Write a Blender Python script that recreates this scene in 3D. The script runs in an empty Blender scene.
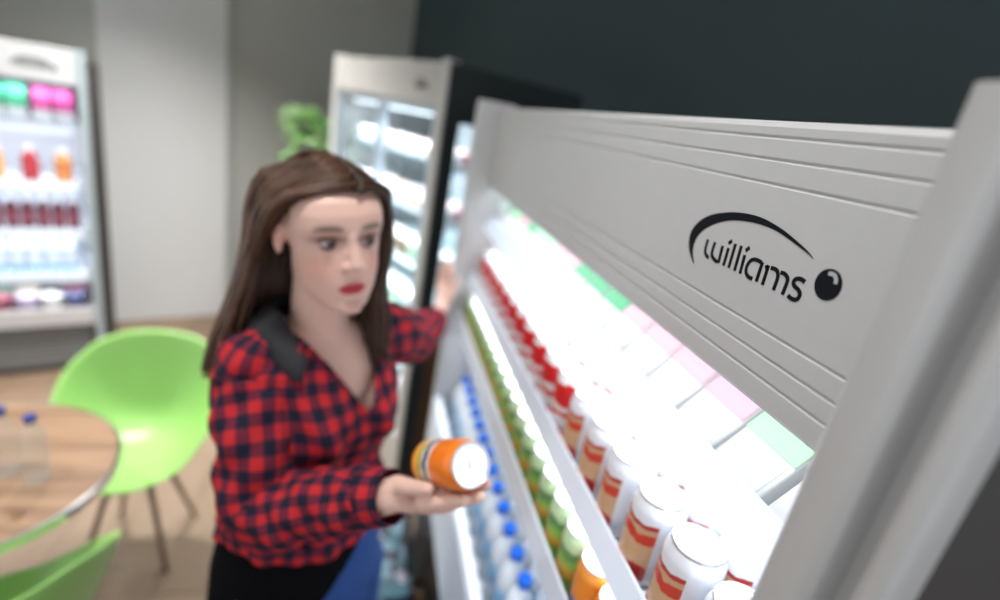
import bpy, bmesh, math, random
import numpy as np
from mathutils import Vector, Matrix
random.seed(7); np.random.seed(7)
S = bpy.context.scene
COL = S.collection
PI = math.pi

# ------------------------------------------------------------------ camera
cam_d = bpy.data.cameras.new('camera'); cam = bpy.data.objects.new('camera', cam_d); COL.objects.link(cam)
cam_d.sensor_width = 36; cam_d.sensor_fit = 'HORIZONTAL'; cam_d.lens = 18.712
cam.matrix_world = Matrix(((0.96376, -0.09481, -0.24935, 0.0), (-0.20247, 0.34861, -0.91514, 0.0),
                           (0.17369, 0.93246, 0.31678, 1.80), (0, 0, 0, 1)))
cam_d.clip_start = 0.02
cam_d.dof.use_dof = True; cam_d.dof.focus_distance = 0.45; cam_d.dof.aperture_fstop = 1.5
S.camera = cam

# ------------------------------------------------------------------ light and exposure
W = bpy.data.worlds.new('room_light'); S.world = W; W.use_nodes = True
W.node_tree.nodes['Background'].inputs[0].default_value = (0.93, 0.96, 1.0, 1)
W.node_tree.nodes['Background'].inputs[1].default_value = 0.72
S.view_settings.view_transform = 'Standard'; S.view_settings.look = 'None'
S.view_settings.gamma = 1; S.view_settings.use_curve_mapping = False
S.view_settings.exposure = 0.62

LAMP_ROOM = 45.0      # each ceiling downlight, watts
LAMP_SHELF = 0.46      # each shelf lamp of the near fridge
def area(name, loc, sx, sy, power, rot=(0, 0, 0), color=(1, 1, 1), parent=None):
    l = bpy.data.lights.new(name, 'AREA'); l.shape = 'RECTANGLE'; l.size = sx; l.size_y = sy; l.energy = power; l.color = color
    o = bpy.data.objects.new(name, l); COL.objects.link(o); o.location = loc; o.rotation_euler = rot
    if parent: o.parent = parent
    return o

# ------------------------------------------------------------------ materials
MATS = {}
def mat(name, color=(.8, .8, .8), rough=.5, metal=0., emit=0., noise=0., nscale=20., spec=.5, bump=0., trans=0., coat=0.):
    if name in MATS: return MATS[name]
    m = bpy.data.materials.new(name); m.use_nodes = True; nt = m.node_tree; b = nt.nodes['Principled BSDF']
    b.inputs['Base Color'].default_value = (*color, 1); b.inputs['Roughness'].default_value = rough
    b.inputs['Metallic'].default_value = metal; b.inputs['Specular IOR Level'].default_value = spec
    b.inputs['Coat Weight'].default_value = coat
    if trans: b.inputs['Transmission Weight'].default_value = trans
    if emit:
        b.inputs['Emission Color'].default_value = (*color, 1); b.inputs['Emission Strength'].default_value = emit
    if noise or bump:
        tc = nt.nodes.new('ShaderNodeTexCoord'); n = nt.nodes.new('ShaderNodeTexNoise'); n.inputs['Scale'].default_value = nscale
        n.inputs['Detail'].default_value = 4
        nt.links.new(tc.outputs['Object'], n.inputs['Vector'])
        if noise:
            mx = nt.nodes.new('ShaderNodeMix'); mx.data_type = 'RGBA'
            mx.inputs['A'].default_value = (*[c * (1 - noise) for c in color], 1)
            mx.inputs['B'].default_value = (*[min(1, c * (1 + noise)) for c in color], 1)
            nt.links.new(n.outputs['Fac'], mx.inputs['Factor']); nt.links.new(mx.outputs['Result'], b.inputs['Base Color'])
        if bump:
            bp = nt.nodes.new('ShaderNodeBump'); bp.inputs['Strength'].default_value = bump; bp.inputs['Distance'].default_value = .01
            nt.links.new(n.outputs['Fac'], bp.inputs['Height']); nt.links.new(bp.outputs['Normal'], b.inputs['Normal'])
    MATS[name] = m; return m

def glassmat(name, tint=(.92, .97, 1), body=.06, rough=.05):
    """thin clear sheet: see-through with a fresnel gloss and a little body colour"""
    if name in MATS: return MATS[name]
    m = bpy.data.materials.new(name); m.use_nodes = True; nt = m.node_tree; nt.nodes.clear()
    out = nt.nodes.new('ShaderNodeOutputMaterial'); tr = nt.nodes.new('ShaderNodeBsdfTransparent'); tr.inputs[0].default_value = (*tint, 1)
    gl = nt.nodes.new('ShaderNodeBsdfGlossy'); gl.inputs['Roughness'].default_value = rough
    df = nt.nodes.new('ShaderNodeBsdfDiffuse'); df.inputs[0].default_value = (*tint, 1)
    lw = nt.nodes.new('ShaderNodeLayerWeight'); pw = nt.nodes.new('ShaderNodeMath'); pw.operation = 'POWER'; pw.inputs[1].default_value = 4; nt.links.new(lw.outputs['Facing'], pw.inputs[0])
    fr = nt.nodes.new('ShaderNodeMath'); fr.operation = 'MULTIPLY_ADD'; fr.inputs[1].default_value = .5; fr.inputs[2].default_value = .03; nt.links.new(pw.outputs[0], fr.inputs[0])
    m1 = nt.nodes.new('ShaderNodeMixShader'); m1.inputs[0].default_value = body
    m2 = nt.nodes.new('ShaderNodeMixShader')
    nt.links.new(tr.outputs[0], m1.inputs[1]); nt.links.new(df.outputs[0], m1.inputs[2])
    nt.links.new(fr.outputs[0], m2.inputs[0]); nt.links.new(m1.outputs[0], m2.inputs[1]); nt.links.new(gl.outputs[0], m2.inputs[2])
    nt.links.new(m2.outputs[0], out.inputs[0]); MATS[name] = m; return m

def ramp_z(name, stops, axis='Z', rough=.35, metal=0., coat=0., jitter=0.):
    """bands along the object's own z (metres): stops = [(z, colour)...], constant steps = printed bands"""
    if name in MATS: return MATS[name]
    m = bpy.data.materials.new(name); m.use_nodes = True; nt = m.node_tree; b = nt.nodes['Principled BSDF']
    b.inputs['Roughness'].default_value = rough; b.inputs['Metallic'].default_value = metal; b.inputs['Coat Weight'].default_value = coat
    tc = nt.nodes.new('ShaderNodeTexCoord'); sp = nt.nodes.new('ShaderNodeSeparateXYZ'); nt.links.new(tc.outputs['Object'], sp.inputs[0])
    zmax = max(z for z, c in stops) + 1e-6
    src = sp.outputs[axis]
    if jitter:
        n = nt.nodes.new('ShaderNodeTexNoise'); n.inputs['Scale'].default_value = 45; nt.links.new(tc.outputs['Object'], n.inputs['Vector'])
        ma = nt.nodes.new('ShaderNodeMath'); ma.operation = 'MULTIPLY_ADD'; ma.inputs[1].default_value = jitter
        nt.links.new(n.outputs['Fac'], ma.inputs[0]); nt.links.new(src, ma.inputs[2]); src = ma.outputs[0]
    dv = nt.nodes.new('ShaderNodeMath'); dv.operation = 'DIVIDE'; dv.inputs[1].default_value = zmax; nt.links.new(src, dv.inputs[0])
    r = nt.nodes.new('ShaderNodeValToRGB'); r.color_ramp.interpolation = 'CONSTANT'
    el = r.color_ramp.elements
    while len(el) > 1: el.remove(el[0])
    el[0].position = max(0, stops[0][0] / zmax); el[0].color = (*stops[0][1], 1)
    for z, c in stops[1:]:
        e = el.new(min(1, z / zmax)); e.color = (*c, 1)
    nt.links.new(dv.outputs[0], r.inputs[0]); nt.links.new(r.outputs[0], b.inputs['Base Color']); MATS[name] = m; return m

def attr_mat(name, rough=.5, sss=0., spec=.4):
    m = bpy.data.materials.new(name); m.use_nodes = True; nt = m.node_tree; b = nt.nodes['Principled BSDF']
    a = nt.nodes.new('ShaderNodeAttribute'); a.attribute_name = 'Col'
    nt.links.new(a.outputs['Color'], b.inputs['Base Color']); b.inputs['Roughness'].default_value = rough
    b.inputs['Specular IOR Level'].default_value = spec
    if sss:
        b.inputs['Subsurface Weight'].default_value = sss; b.inputs['Subsurface Radius'].default_value = (.01, .004, .002)
    return m

silver = mat('silver_paint', (.53, .535, .54), .42, .15, noise=.03, nscale=60)
postm = mat('silver_post', (.50, .50, .50), .4, .25, noise=.03, nscale=40)
white_in = mat('white_enamel', (.82, .85, .90), .35)
charcoal = mat('charcoal_panel', (.045, .040, .038), .45, noise=.15, nscale=8)
dark_panel = mat('dark_green_grey_panel', (.030, .040, .043), .5, noise=.1, nscale=6)
black_ink = mat('black_ink', (.004, .006, .009), .6, spec=.15)
led = mat('led_diffuser', (.90, .95, 1.0), .4, emit=2.0)
strip_m = mat('ticket_strip_plastic', (.78, .86, 1.0), .3, noise=.03)
chrome = mat('chrome', (.75, .76, .78), .18, 1.0)
alu = mat('aluminium_lid', (.80, .81, .83), .32, .85)
glass = glassmat('door_glass', (.93, .98, 1), .04)
clear_pet = glassmat('clear_plastic', (.90, .95, 1.0), .68, .12)
brown_panel = mat('brown_wood_panel', (.13, .07, .035), .5, noise=.2, nscale=12)

# ------------------------------------------------------------------ geometry helpers
class G:
    def __init__(s): s.v = []; s.f = []; s.uv = None
    def add(s, v, f):
        n = len(s.v); s.v += [tuple(p) for p in v]; s.f += [tuple(i + n for i in q) for q in f]; return s
    def box(s, x0, x1, y0, y1, z0, z1):
        v = [(x0, y0, z0), (x1, y0, z0), (x1, y1, z0), (x0, y1, z0), (x0, y0, z1), (x1, y0, z1), (x1, y1, z1), (x0, y1, z1)]
        return s.add(v, [(0, 3, 2, 1), (4, 5, 6, 7), (0, 1, 5, 4), (1, 2, 6, 5), (2, 3, 7, 6), (3, 0, 4, 7)])
    def prism(s, poly, axis, a, b):
        """poly: 2-D outline; axis 'x': poly=(y,z); 'y': poly=(x,z); 'z': poly=(x,y)"""
        n = len(poly)
        def P(p, t): return {'x': (t, p[0], p[1]), 'y': (p[0], t, p[1]), 'z': (p[0], p[1], t)}[axis]
        v = [P(p, a) for p in poly] + [P(p, b) for p in poly]
        f = [(i, (i + 1) % n, n + (i + 1) % n, n + i) for i in range(n)]
        f += [tuple(range(n))[::-1], tuple(range(n, 2 * n))]
        return s.add(v, f)
    def lathe(s, prof, n=16, c=(0, 0, 0), M=None, cap=True):
        v = []; f = []
        for r, z in prof:
            for i in range(n):
                a = 2 * PI * i / n; v.append(Vector((r * math.cos(a), r * math.sin(a), z)))
        for j in range(len(prof) - 1):
            for i in range(n):
                f.append((j * n + i, j * n + (i + 1) % n, (j + 1) * n + (i + 1) % n, (j + 1) * n + i))
        if cap:
            f.append(tuple(range(n))[::-1]); k = (len(prof) - 1) * n; f.append(tuple(range(k, k + n)))
        if M is not None: v = [M @ p for p in v]
        return s.add([p + Vector(c) for p in v], f)
    def tube(s, path, radii, n=12, ry=None, cap=True, up=None):
        """swept tube with parallel transport; returns ring list"""
        P = [Vector(p) for p in path]; m = len(P)
        if not hasattr(radii, '__len__'): radii = [radii] * m
        T = [(P[min(i + 1, m - 1)] - P[max(i - 1, 0)]).normalized() for i in range(m)]
        u = Vector(up) if up else (Vector((0, 0, 1)) if abs(T[0].z) < .9 else Vector((1, 0, 0)))
        v = []; f = []
        for i in range(m):
            u = (u - T[i] * u.dot(T[i])).normalized(); w = T[i].cross(u)
            for k in range(n):
                a = 2 * PI * k / n
                v.append(P[i] + u * math.cos(a) * radii[i] + w * math.sin(a) * (radii[i] if ry is None else ry[i]))
        for j in range(m - 1):
            for k in range(n):
                f.append((j * n + k, j * n + (k + 1) % n, (j + 1) * n + (k + 1) % n, (j + 1) * n + k))
        if cap:
            f.append(tuple(range(n))[::-1]); q = (m - 1) * n; f.append(tuple(range(q, q + n)))
        return s.add(v, f)
    def ell(s, c, r, n=24, m=14, axes=None):
        """ellipsoid at c with radii r along axes"""
        v = []; f = []
        ax = axes or (Vector((1, 0, 0)), Vector((0, 1, 0)), Vector((0, 0, 1)))
        c = Vector(c)
        v.append(c - ax[2] * r[2])
        for j in range(1, m):
            t = PI * j / m
            for i in range(n):
                a = 2 * PI * i / n
                v.append(c + ax[0] * (r[0] * math.sin(t) * math.cos(a)) + ax[1] * (r[1] * math.sin(t) * math.sin(a)) - ax[2] * (r[2] * math.cos(t)))
        v.append(c + ax[2] * r[2]); e = len(v) - 1
        for i in range(n): f.append((0, 1 + (i + 1) % n, 1 + i))
        for j in range(m - 2):
            for i in range(n):
                f.append((1 + j * n + i, 1 + j * n + (i + 1) % n, 1 + (j + 1) * n + (i + 1) % n, 1 + (j + 1) * n + i))
        q = 1 + (m - 2) * n
        for i in range(n): f.append((q + i, q + (i + 1) % n, e))
        return s.add(v, f)
    def capsule(s, a, b, ra, rb, n=14):
        a = Vector(a); b = Vector(b); d = (b - a); L = d.length; d = d / L if L > 1e-9 else Vector((0, 0, 1))
        path = []; rad = []
        for k in range(5):
            t = PI / 2 * (1 - k / 4); path.append(a - d * ra * math.sin(t)); rad.append(max(ra * math.cos(t), ra * .05))
        for k in range(1, 6):
            t = PI / 2 * (k - 1) / 4; path.append(b + d * rb * math.sin(t)); rad.append(max(rb * math.cos(t), rb * .05))
        return s.tube(path, rad, n)

def mesh(name, g):
    me = bpy.data.meshes.new(name); me.from_pydata([tuple(p) for p in g.v], [], g.f); me.validate()
    bm = bmesh.new(); bm.from_mesh(me); bmesh.ops.recalc_face_normals(bm, faces=bm.faces); bm.to_mesh(me); bm.free()
    return me
def obj(name, g, m, parent=None, smooth=False, bevel=0., sub=0, solid=0., auto=False):
    me = g if isinstance(g, bpy.types.Mesh) else mesh(name, g)
    if not me.materials: me.materials.append(m)
    o = bpy.data.objects.new(name, me); COL.objects.link(o)
    if parent: o.parent = parent
    if smooth: me.polygons.foreach_set('use_smooth', [True] * len(me.polygons))
    if solid: md = o.modifiers.new('solid', 'SOLIDIFY'); md.thickness = solid; md.offset = 0
    if bevel:
        md = o.modifiers.new('bevel', 'BEVEL'); md.width = bevel; md.segments = 2; md.limit_method = 'ANGLE'; md.angle_limit = .6
    if sub: md = o.modifiers.new('sub', 'SUBSURF'); md.levels = sub; md.render_levels = sub
    return o
def smooth_angle(o, deg=40):
    me = o.data; me.polygons.foreach_set('use_smooth', [True] * len(me.polygons))
    me.set_sharp_from_angle(angle=math.radians(deg)); return o
def thing(name, label, cat, loc=(0, 0, 0), rz=0., group=None):
    o = bpy.data.objects.new(name, None); COL.objects.link(o); o.location = loc; o.rotation_euler = (0, 0, rz); o.empty_display_size = .05
    return tag(o, label, cat, group)
def tag(o, label, cat, group=None, kind=None):
    o['label'] = label; o['category'] = cat
    if group: o['group'] = group
    if kind: o['kind'] = kind
    return o
def struct(name, g, m, **k):
    o = obj(name, g, m, **k); o['kind'] = 'structure'; return o
def copy_tree(o, parent=None):
    c = o.copy(); COL.objects.link(c)
    if parent is not None: c.parent = parent
    for ch in list(o.children): copy_tree(ch, c)
    return c
class Stock:
    """first placement moves the prototype itself, later ones copy it with its parts"""
    def __init__(s, root): s.root = root; s.used = False
    def put(s, loc, label, group, rz=0.):
        o = s.root if not s.used else copy_tree(s.root)
        s.used = True; o.location = loc; o.rotation_euler = (0, 0, rz); o['label'] = label; o['group'] = group; return o

# ------------------------------------------------------------------ the setting
dA = Vector((-.423, .906, 0)); dB = Vector((.906, .423, 0)); CORNER = Vector((.168, 4.8, 0))
ROT_B = math.atan2(.423, .906)
H = 3.0
floor = struct('floor', G().box(-4.0, 3.6, -2.2, 6.6, -.06, -.008), mat('floor_base', (.20, .14, .09), .6))
plank_m = []
for i, c in enumerate([(.225, .150, .098), (.205, .137, .088), (.24, .163, .107)]):
    plank_m.append(mat('oak_plank_%d' % i, c, .42, noise=.16, nscale=9))
pk = []
for i in range(3):
    pk.append(mesh('plank', G().box(-.0985, .0985, -1.098, 1.098, 0, .009)))
    pk[-1].materials.append(plank_m[i])
for ix in range(24):
    for iy in range(4):
        o = bpy.data.objects.new('plank', pk[(ix * 2 + iy + ix // 5) % 3]); COL.objects.link(o); o.parent = floor
        o.location = (-2.75 + ix * .2, -.6 + iy * 2.2 + (ix % 3) * .55, -.009)
gw = mat('grey_wall_paint', (.42, .42, .39), .8, noise=.03, nscale=3)
tw = mat('teal_wall_paint', (.042, .066, .072), .75, noise=.05, nscale=3)
cw = mat('white_column_paint', (.66, .66, .66), .65, noise=.02, nscale=3)
def wallbox(name, P, D, L, N, th, m, z0=0., z1=H):
    P = Vector(P); q = [P, P + D * L, P + D * L + N * th, P + N * th]
    return struct(name, G().prism([(p.x, p.y) for p in q], 'z', z0, z1), m)
wallbox('wall_back', CORNER, -dB, 5.2, dA, .12, gw)
wallbox('wall_right', CORNER, -dA, 7.4, dB, .12, tw)
wallbox('wall_column', CORNER - dB * 1.365 - dA * .012, -dB, .715, dA, -.16 + .172, cw)
col = bpy.data.objects['wall_column']
wallbox('column_edge_shade', CORNER - dB * 1.325 - dA * .02, -dB, .05, dA, .03, mat('grey_edge_shade', (.36, .37, .35), .6))  # grey strip stands in for the shading along the column's right edge
wallbox('baseboard_back', CORNER - dA * .012, -dB, 1.3, dA, .012, mat('skirting_white', (.62, .62, .6), .5), 0, .10)
wallbox('baseboard_right', CORNER - dB * .012, -dA, 7.0, dB, .012, mat('skirting_white'), 0, .10)
struct('ceiling', G().box(-4.0, 3.6, -2.2, 6.6, H, H + .08), mat('ceiling_paint', (.60, .60, .58), .9))
for i, (x, y) in enumerate([(-1.35, 1.0), (-.1, .55), (-1.05, 2.75), (.0, 2.6), (-2.2, 2.2)]):
    t = thing('ceiling_light', 'round recessed ceiling downlight ' + ['above the round table', 'above the near fridge', 'in front of the white column', 'above the glass door fridge', 'above the left fridge'][i], 'light', (x, y, H - .004), 0, 'ceiling downlights')
    smooth_angle(obj('trim_ring', G().lathe([(.085, -.006), (.11, -.004), (.115, .004), (.085, .004)], 28, cap=False), mat('white_metal', (.8, .8, .8), .4), t), 40)
    obj('lens', G().lathe([(.084, -.002), (.084, .003)], 28), mat('downlight_lens', (1, .98, .95), .5, emit=4), t)
    l = bpy.data.lights.new('downlight', 'SPOT'); l.energy = LAMP_ROOM * [1.8, 1.2, 6.5, 1.8, 1.3][i]; l.spot_size = math.radians(112); l.spot_blend = .9; l.shadow_soft_size = .08; l.color = (1, .985, .965)
    o = bpy.data.objects.new('downlight', l); COL.objects.link(o); o.parent = t; o.location = (0, 0, -.02)

# ------------------------------------------------------------------ near fridge (front faces -x, runs along y)
fx, y0, y1 = .265, .218, 1.600
near = thing('display_fridge', 'large open-front silver drinks fridge with bold header logo, nearest the camera', 'fridge', (0, 0, 0))
# header with grooves
def groove_profile(zb, zt, xf, depth, grooves, gd=.0014):
    pts = [(xf + depth, zb), (xf + .004, zb), (xf, zb + .004)]
    for g in sorted(grooves):
        pts += [(xf, g - .0022), (xf + gd, g - .0004), (xf + gd, g + .0004), (xf, g + .0018)]
    pts += [(xf, zt - .006), (xf + .0025, zt - .002), (xf + .007, zt), (xf + depth, zt)]
    return pts
hx = .33
hd = obj('header_panel', G().prism(groove_profile(1.612, 1.845, hx, .016, [1.8308, 1.8123, 1.7922, 1.6743, 1.6543, 1.6363]), 'y', y0 - .02, y1 + .002), silver, near)
def ribbon(g, pts, w, x0, x1, taper=None):
    """flat stroke in the header plane (y,z), butt ends, extruded from x0 to x1"""
    P = [Vector(p) for p in pts]
    # resample with Catmull-Rom
    if len(P) > 2:
        Q = []
        for i in range(len(P) - 1):
            a = P[max(i - 1, 0)]; b = P[i]; c = P[i + 1]; d = P[min(i + 2, len(P) - 1)]
            for k in range(5):
                t = k / 5; Q.append(.5 * ((2 * b) + (c - a) * t + (2 * a - 5 * b + 4 * c - d) * t * t + (3 * b - a - 3 * c + d) * t ** 3))
        P = Q + [P[-1]]
    L = []; Rr = []
    for i in range(len(P)):
        d = (P[min(i + 1, len(P) - 1)] - P[max(i - 1, 0)]).normalized(); n = Vector((-d.y, d.x))
        L.append(P[i] + n * w / 2); Rr.append(P[i] - n * w / 2)
    n = len(P); v = []
    for x in (x0, x1): v += [(x, p.x, p.y) for p in L] + [(x, p.x, p.y) for p in Rr]
    f = []
    for i in range(n - 1):
        f += [(i, i + 1, n + i + 1, n + i), (2 * n + i, 3 * n + i, 3 * n + i + 1, 2 * n + i + 1),
              (i, 2 * n + i, 2 * n + i + 1, i + 1), (n + i, n + i + 1, 3 * n + i + 1, 3 * n + i)]
    f += [(0, n, 3 * n, 2 * n), (n - 1, 3 * n - 1, 4 * n - 1, 2 * n - 1)]
    g.add(v, f)
LET = {
 'w': [[(0.4624, 1.7268), (0.4615, 1.7158), (0.4578, 1.7116), (0.4525, 1.71)], [(0.4499, 1.7271), (0.45, 1.7164), (0.4463, 1.7122), (0.4404, 1.7104), (0.4374, 1.71)], [(0.4371, 1.7266), (0.4356, 1.7093)]],
 'i': [[(0.4300, 1.7310), (0.4262, 1.7345)], [(0.4279, 1.727), (0.4271, 1.7093)]],
 'l': [[(0.4201, 1.7331), (0.4189, 1.7097)]], 'l.001': [[(0.4115, 1.7334), (0.4099, 1.7096)]],
 'i.001': [[(0.4043, 1.7308), (0.4003, 1.7345)], [(0.4033, 1.7268), (0.4016, 1.7093)]],
 'a': [[(0.3798, 1.7264), (0.3852, 1.7269), (0.3904, 1.7263), (0.3944, 1.7233), (0.396, 1.7176), (0.3944, 1.7128), (0.3898, 1.7102), (0.3843, 1.7101)], [(0.3789, 1.7272), (0.379, 1.7223), (0.3786, 1.7094)]],
 'm': [[(0.3711, 1.7266), (0.3704, 1.7090)], [(0.3740, 1.7236), (0.3711, 1.7256)], [(0.3676, 1.7255), (0.3617, 1.7258), (0.3583, 1.7238), (0.3565, 1.7191), (0.3565, 1.7091)], [(0.3556, 1.7252), (0.3507, 1.7253), (0.3467, 1.7232), (0.3454, 1.7193), (0.3457, 1.7090)]],
 's': [[(0.3286, 1.7258), (0.3334, 1.7266), (0.3381, 1.725), (0.3391, 1.7219), (0.3369, 1.7196), (0.3319, 1.718), (0.3291, 1.7156), (0.3291, 1.7122), (0.3317, 1.7097), (0.3366, 1.7095), (0.3399, 1.7106)]]}
for k, strokes in LET.items():
    g = G()
    for j, st in enumerate(strokes): ribbon(g, st, .0037 if k[0] in 'wil' else .0036, hx - .0004, hx - .00002 + .0008)
    obj('logo_letter', g, black_ink, hd)
so = [(0.4733, 1.6972), (0.4858, 1.7061), (0.493, 1.7163), (0.4941, 1.728), (0.486, 1.7404), (0.4696, 1.7506), (0.4445, 1.7583), (0.42, 1.7621), (0.3963, 1.7625), (0.3727, 1.7591), (0.3525, 1.7538), (0.3358, 1.7484), (0.3285, 1.7444)]
si = [(0.4737, 1.6987), (0.4817, 1.7096), (0.4823, 1.7218), (0.4756, 1.7323), (0.4614, 1.7423), (0.4406, 1.7508), (0.4166, 1.7553), (0.3934, 1.7567), (0.3721, 1.7551), (0.351, 1.7506), (0.3349, 1.7466), (0.3288, 1.7446)]
def resample(pts, n):
    P = np.array(pts); d = np.r_[0, np.cumsum(np.hypot(*np.diff(P, axis=0).T))]; d /= d[-1]; t = np.linspace(0, 1, n)
    # smooth Catmull-Rom over the chord parameter
    def cr(t):
        i = min(np.searchsorted(d, t, 'right') - 1, len(P) - 2); i = max(i, 0); u = (t - d[i]) / (d[i + 1] - d[i])
        a, b, c, e = P[max(i - 1, 0)], P[i], P[i + 1], P[min(i + 2, len(P) - 1)]
        return .5 * (2 * b + (c - a) * u + (2 * a - 5 * b + 4 * c - e) * u * u + (3 * b - a - 3 * c + e) * u ** 3)
    return [cr(x) for x in t]
A_, B_ = resample(so, 40), resample(si, 40)
g = G(); v = []
for x in (hx - .0004, hx + .0006): v += [(x, p[0], p[1]) for p in A_] + [(x, p[0], p[1]) for p in B_]
f = []
for i in range(39):
    f += [(i, i + 1, 41 + i, 40 + i), (80 + i, 120 + i, 121 + i, 81 + i), (i, 80 + i, 81 + i, i + 1), (40 + i, 41 + i, 121 + i, 120 + i)]
g.add(v, f); obj('logo_swoosh', g, black_ink, hd)
n = 40; cy, cz, r = .3078, 1.7306, .0120
obj('logo_ball', G().prism([(cy + r * math.cos(2 * PI * i / n), cz + r * math.sin(2 * PI * i / n)) for i in range(n)], 'x', hx - .0004, hx + .0006), black_ink, hd)
g = G(); ribbon(g, [(0.3106, 1.7384), (0.3070, 1.7392), (0.3040, 1.7380), (0.3022, 1.7355), (0.3018, 1.7331)], .0030, hx - .0007, hx - .0003)
obj('logo_highlight', g, mat('logo_grey', (.42, .45, .46), .5), hd)
# the posts at either end
def rounded(x, ya, yb, xb, r=.010):
    s = 1 if yb > ya else -1; p = []
    for k in range(6):
        t = PI / 2 * k / 5; p.append((x + r - r * math.sin(t), ya + s * (r - r * math.cos(t))))
    for k in range(6):
        t = PI / 2 * k / 5; p.append((x + r - r * math.cos(t), yb - s * (r - r * math.sin(t))))
    return [(xb, ya)] + p + [(xb, yb)]
def post(name, yin, yout, parent):
    s = 1 if yout > yin else -1
    g = G()
    g.prism(rounded(fx, yin, yin + s * .036, .38), 'z', .03, 1.857)
    g.prism(rounded(fx + .004, yin + s * .052, yout, .292, .008), 'z', .03, 1.853)
    g.prism([(fx + .022, yin + s * .03), (fx + .022, yin + s * .056), (.38, yin + s * .056), (.38, yin + s * .03)], 'z', .03, 1.85)
    return smooth_angle(obj(name, g, postm, parent), 30)
post('post', y0, y0 - .068, near)
post('post', y1, y1 + .068, near)
obj('side_panel', G().box(.290, 1.02, y0 - .066, y0 - .026, .03, 1.845), charcoal, near)
obj('side_panel', G().box(.290, 1.02, y1 + .026, y1 + .066, .03, 1.845), charcoal, near)
obj('inner_side', G().box(.37, .98, y0 - .025, y0 - .010, .55, 1.66), white_in, near)
obj('inner_side', G().box(.37, .98, y1 + .010, y1 + .025, .55, 1.66), white_in, near)
obj('back_panel', G().box(.86, .98, y0 - .02, y1 + .02, .55, 1.66), white_in, near)
obj('outer_back', G().box(.985, 1.02, y0 - .025, y1 + .025, .03, 1.84), charcoal, near)
obj('top_panel', G().box(.382, .984, y0 - .02, y1 + .02, 1.80, 1.832), silver, near)
obj('canopy_ceiling', G().box(.382, .86, y0 - .02, y1 + .02, 1.662, 1.69), white_in, near)
# lower front fascia, grille, deck and plinth
obj('fascia', G().prism([(fx, .60), (fx, .855), (fx + .006, .868), (fx + .026, .868), (fx + .026, .60)], 'y', y0, y1), strip_m, near)
gr = obj('air_grille', G().box(fx + .030, .318, y0, y1, .66, .70), mat('grille_dark', (.16, .19, .24), .5), near)
for i in range(58):
    yy = y0 + .012 + i * .0239
    obj('grille_bar', bpy.data.meshes.get('grille_bar') or G().box(fx + .030, .318, -.004, .004, .70, .712), mat('grille_grey', (.42, .46, .52), .4), gr).location = (0, yy, 0)
obj('deck', G().box(.32, .86, y0, y1, .70, .765), white_in, near)
obj('plinth', G().box(.33, .98, y0, y1, .0, .60), charcoal, near)
def shelf(xf, zs, ztop, zbot, lean, lamp=True):
    t = obj('shelf', G().box(xf + .014, .85, y0, y1, zs - .016, zs), white_in, near)
    obj('ticket_strip', G().prism([(xf, zbot), (xf + lean, ztop), (xf + lean + .004, ztop), (xf + .013, zbot)], 'y', y0, y1), strip_m, t)
    if lamp:
        obj('shelf_light', G().box(xf + .016, xf + .045, y0 + .03, y1 - .03, zs - .028, zs - .017), led, t)
        area('shelf_lamp', (xf + .030, (y0 + y1) / 2, zs - .033), .03, y1 - y0 - .1, LAMP_SHELF * (1.6 if zs < 1.2 else 1.7 if zs > 1.4 else 1.0), (0, math.radians(-10), 0), (.84, .92, 1.0), near)
    return t
Z2, Z3, Z4 = 1.497, 1.310, 1.155
shelf(.335, Z2, 1.8 - .278, 1.8 - .317, .026)
shelf(.315, Z3, 1.8 - .4615, 1.8 - .498, .011)
shelf(.300, Z4, 1.8 - .600, 1.8 - .646, .006)
obj('light_housing', G().box(.347, .384, y0, y1, 1.634, 1.661), white_in, near)
obj('header_cap', G().box(.3465, .384, y0, y1, 1.80, 1.840), silver, near)
obj('canopy_light', G().box(.350, .378, y0 + .02, y1 - .02, 1.626, 1.6335), led, near)
area('canopy_lamp', (.364, (y0 + y1) / 2, 1.623), .026, y1 - y0 - .06, LAMP_SHELF * .95, (0, math.radians(4), 0), (.86, .93, 1.0), near)

# ------------------------------------------------------------------ drinks and packs
def can_profile(r, h):
    return [(r * .72, 0), (r * .80, .001), (r * .97, .009), (r, .014), (r, h - .019), (r * .98, h - .013), (r * .87, h - .0035)]
def make_can(label, body_mat, r=.033, h=.116, tab=True, n=20):
    t = thing('drink_can', label, 'can')
    smooth_angle(obj('body', G().lathe(can_profile(r, h), n), body_mat, t), 35)
    l = obj('lid', G().lathe([(r * .87, h - .004), (r * .88, h - .001), (r * .86, h + .0004), (r * .82, h), (r * .79, h - .0032)], n), alu, t)
    if tab: obj('pull_tab', G().lathe([(.006, 0), (.0075, .0004), (.0075, .0012), (.006, .0016)], 10, (r * .15, 0, h - .003)), alu, l)
    return t
wht = (.86, .87, .9)
red = (.62, .012, .018)
cola_m = ramp_z('cola_print', [(0, red), (.030, (.80, .78, .80)), (.052, red), (.060, (.75, .70, .72)), (.072, red), (.112, (.8, .8, .82))], jitter=.022, coat=.3)
gold_m = ramp_z('red_gold_print', [(0, (.72, .74, .80)), (.020, (.55, .02, .02)), (.040, (.62, .38, .22)), (.072, (.60, .05, .03)), (.086, (.56, .34, .20)), (.094, (.45, .03, .03)), (.100, (.72, .74, .80))], jitter=.02, coat=.3)
lime_m = ramp_z('lime_print', [(0, (.14, .30, .06)), (.030, (.22, .44, .05)), (.046, (.62, .36, .05)), (.066, (.26, .48, .06)), (.080, (.13, .30, .10)), (.096, (.55, .75, .45))], jitter=.022, coat=.3)
org_m = ramp_z('orange_print', [(0, (.80, .24, .02)), (.030, (.75, .45, .30)), (.048, (.10, .13, .34)), (.064, (.82, .26, .02)), (.106, (.82, .30, .04))], jitter=.022, coat=.3)
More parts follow.
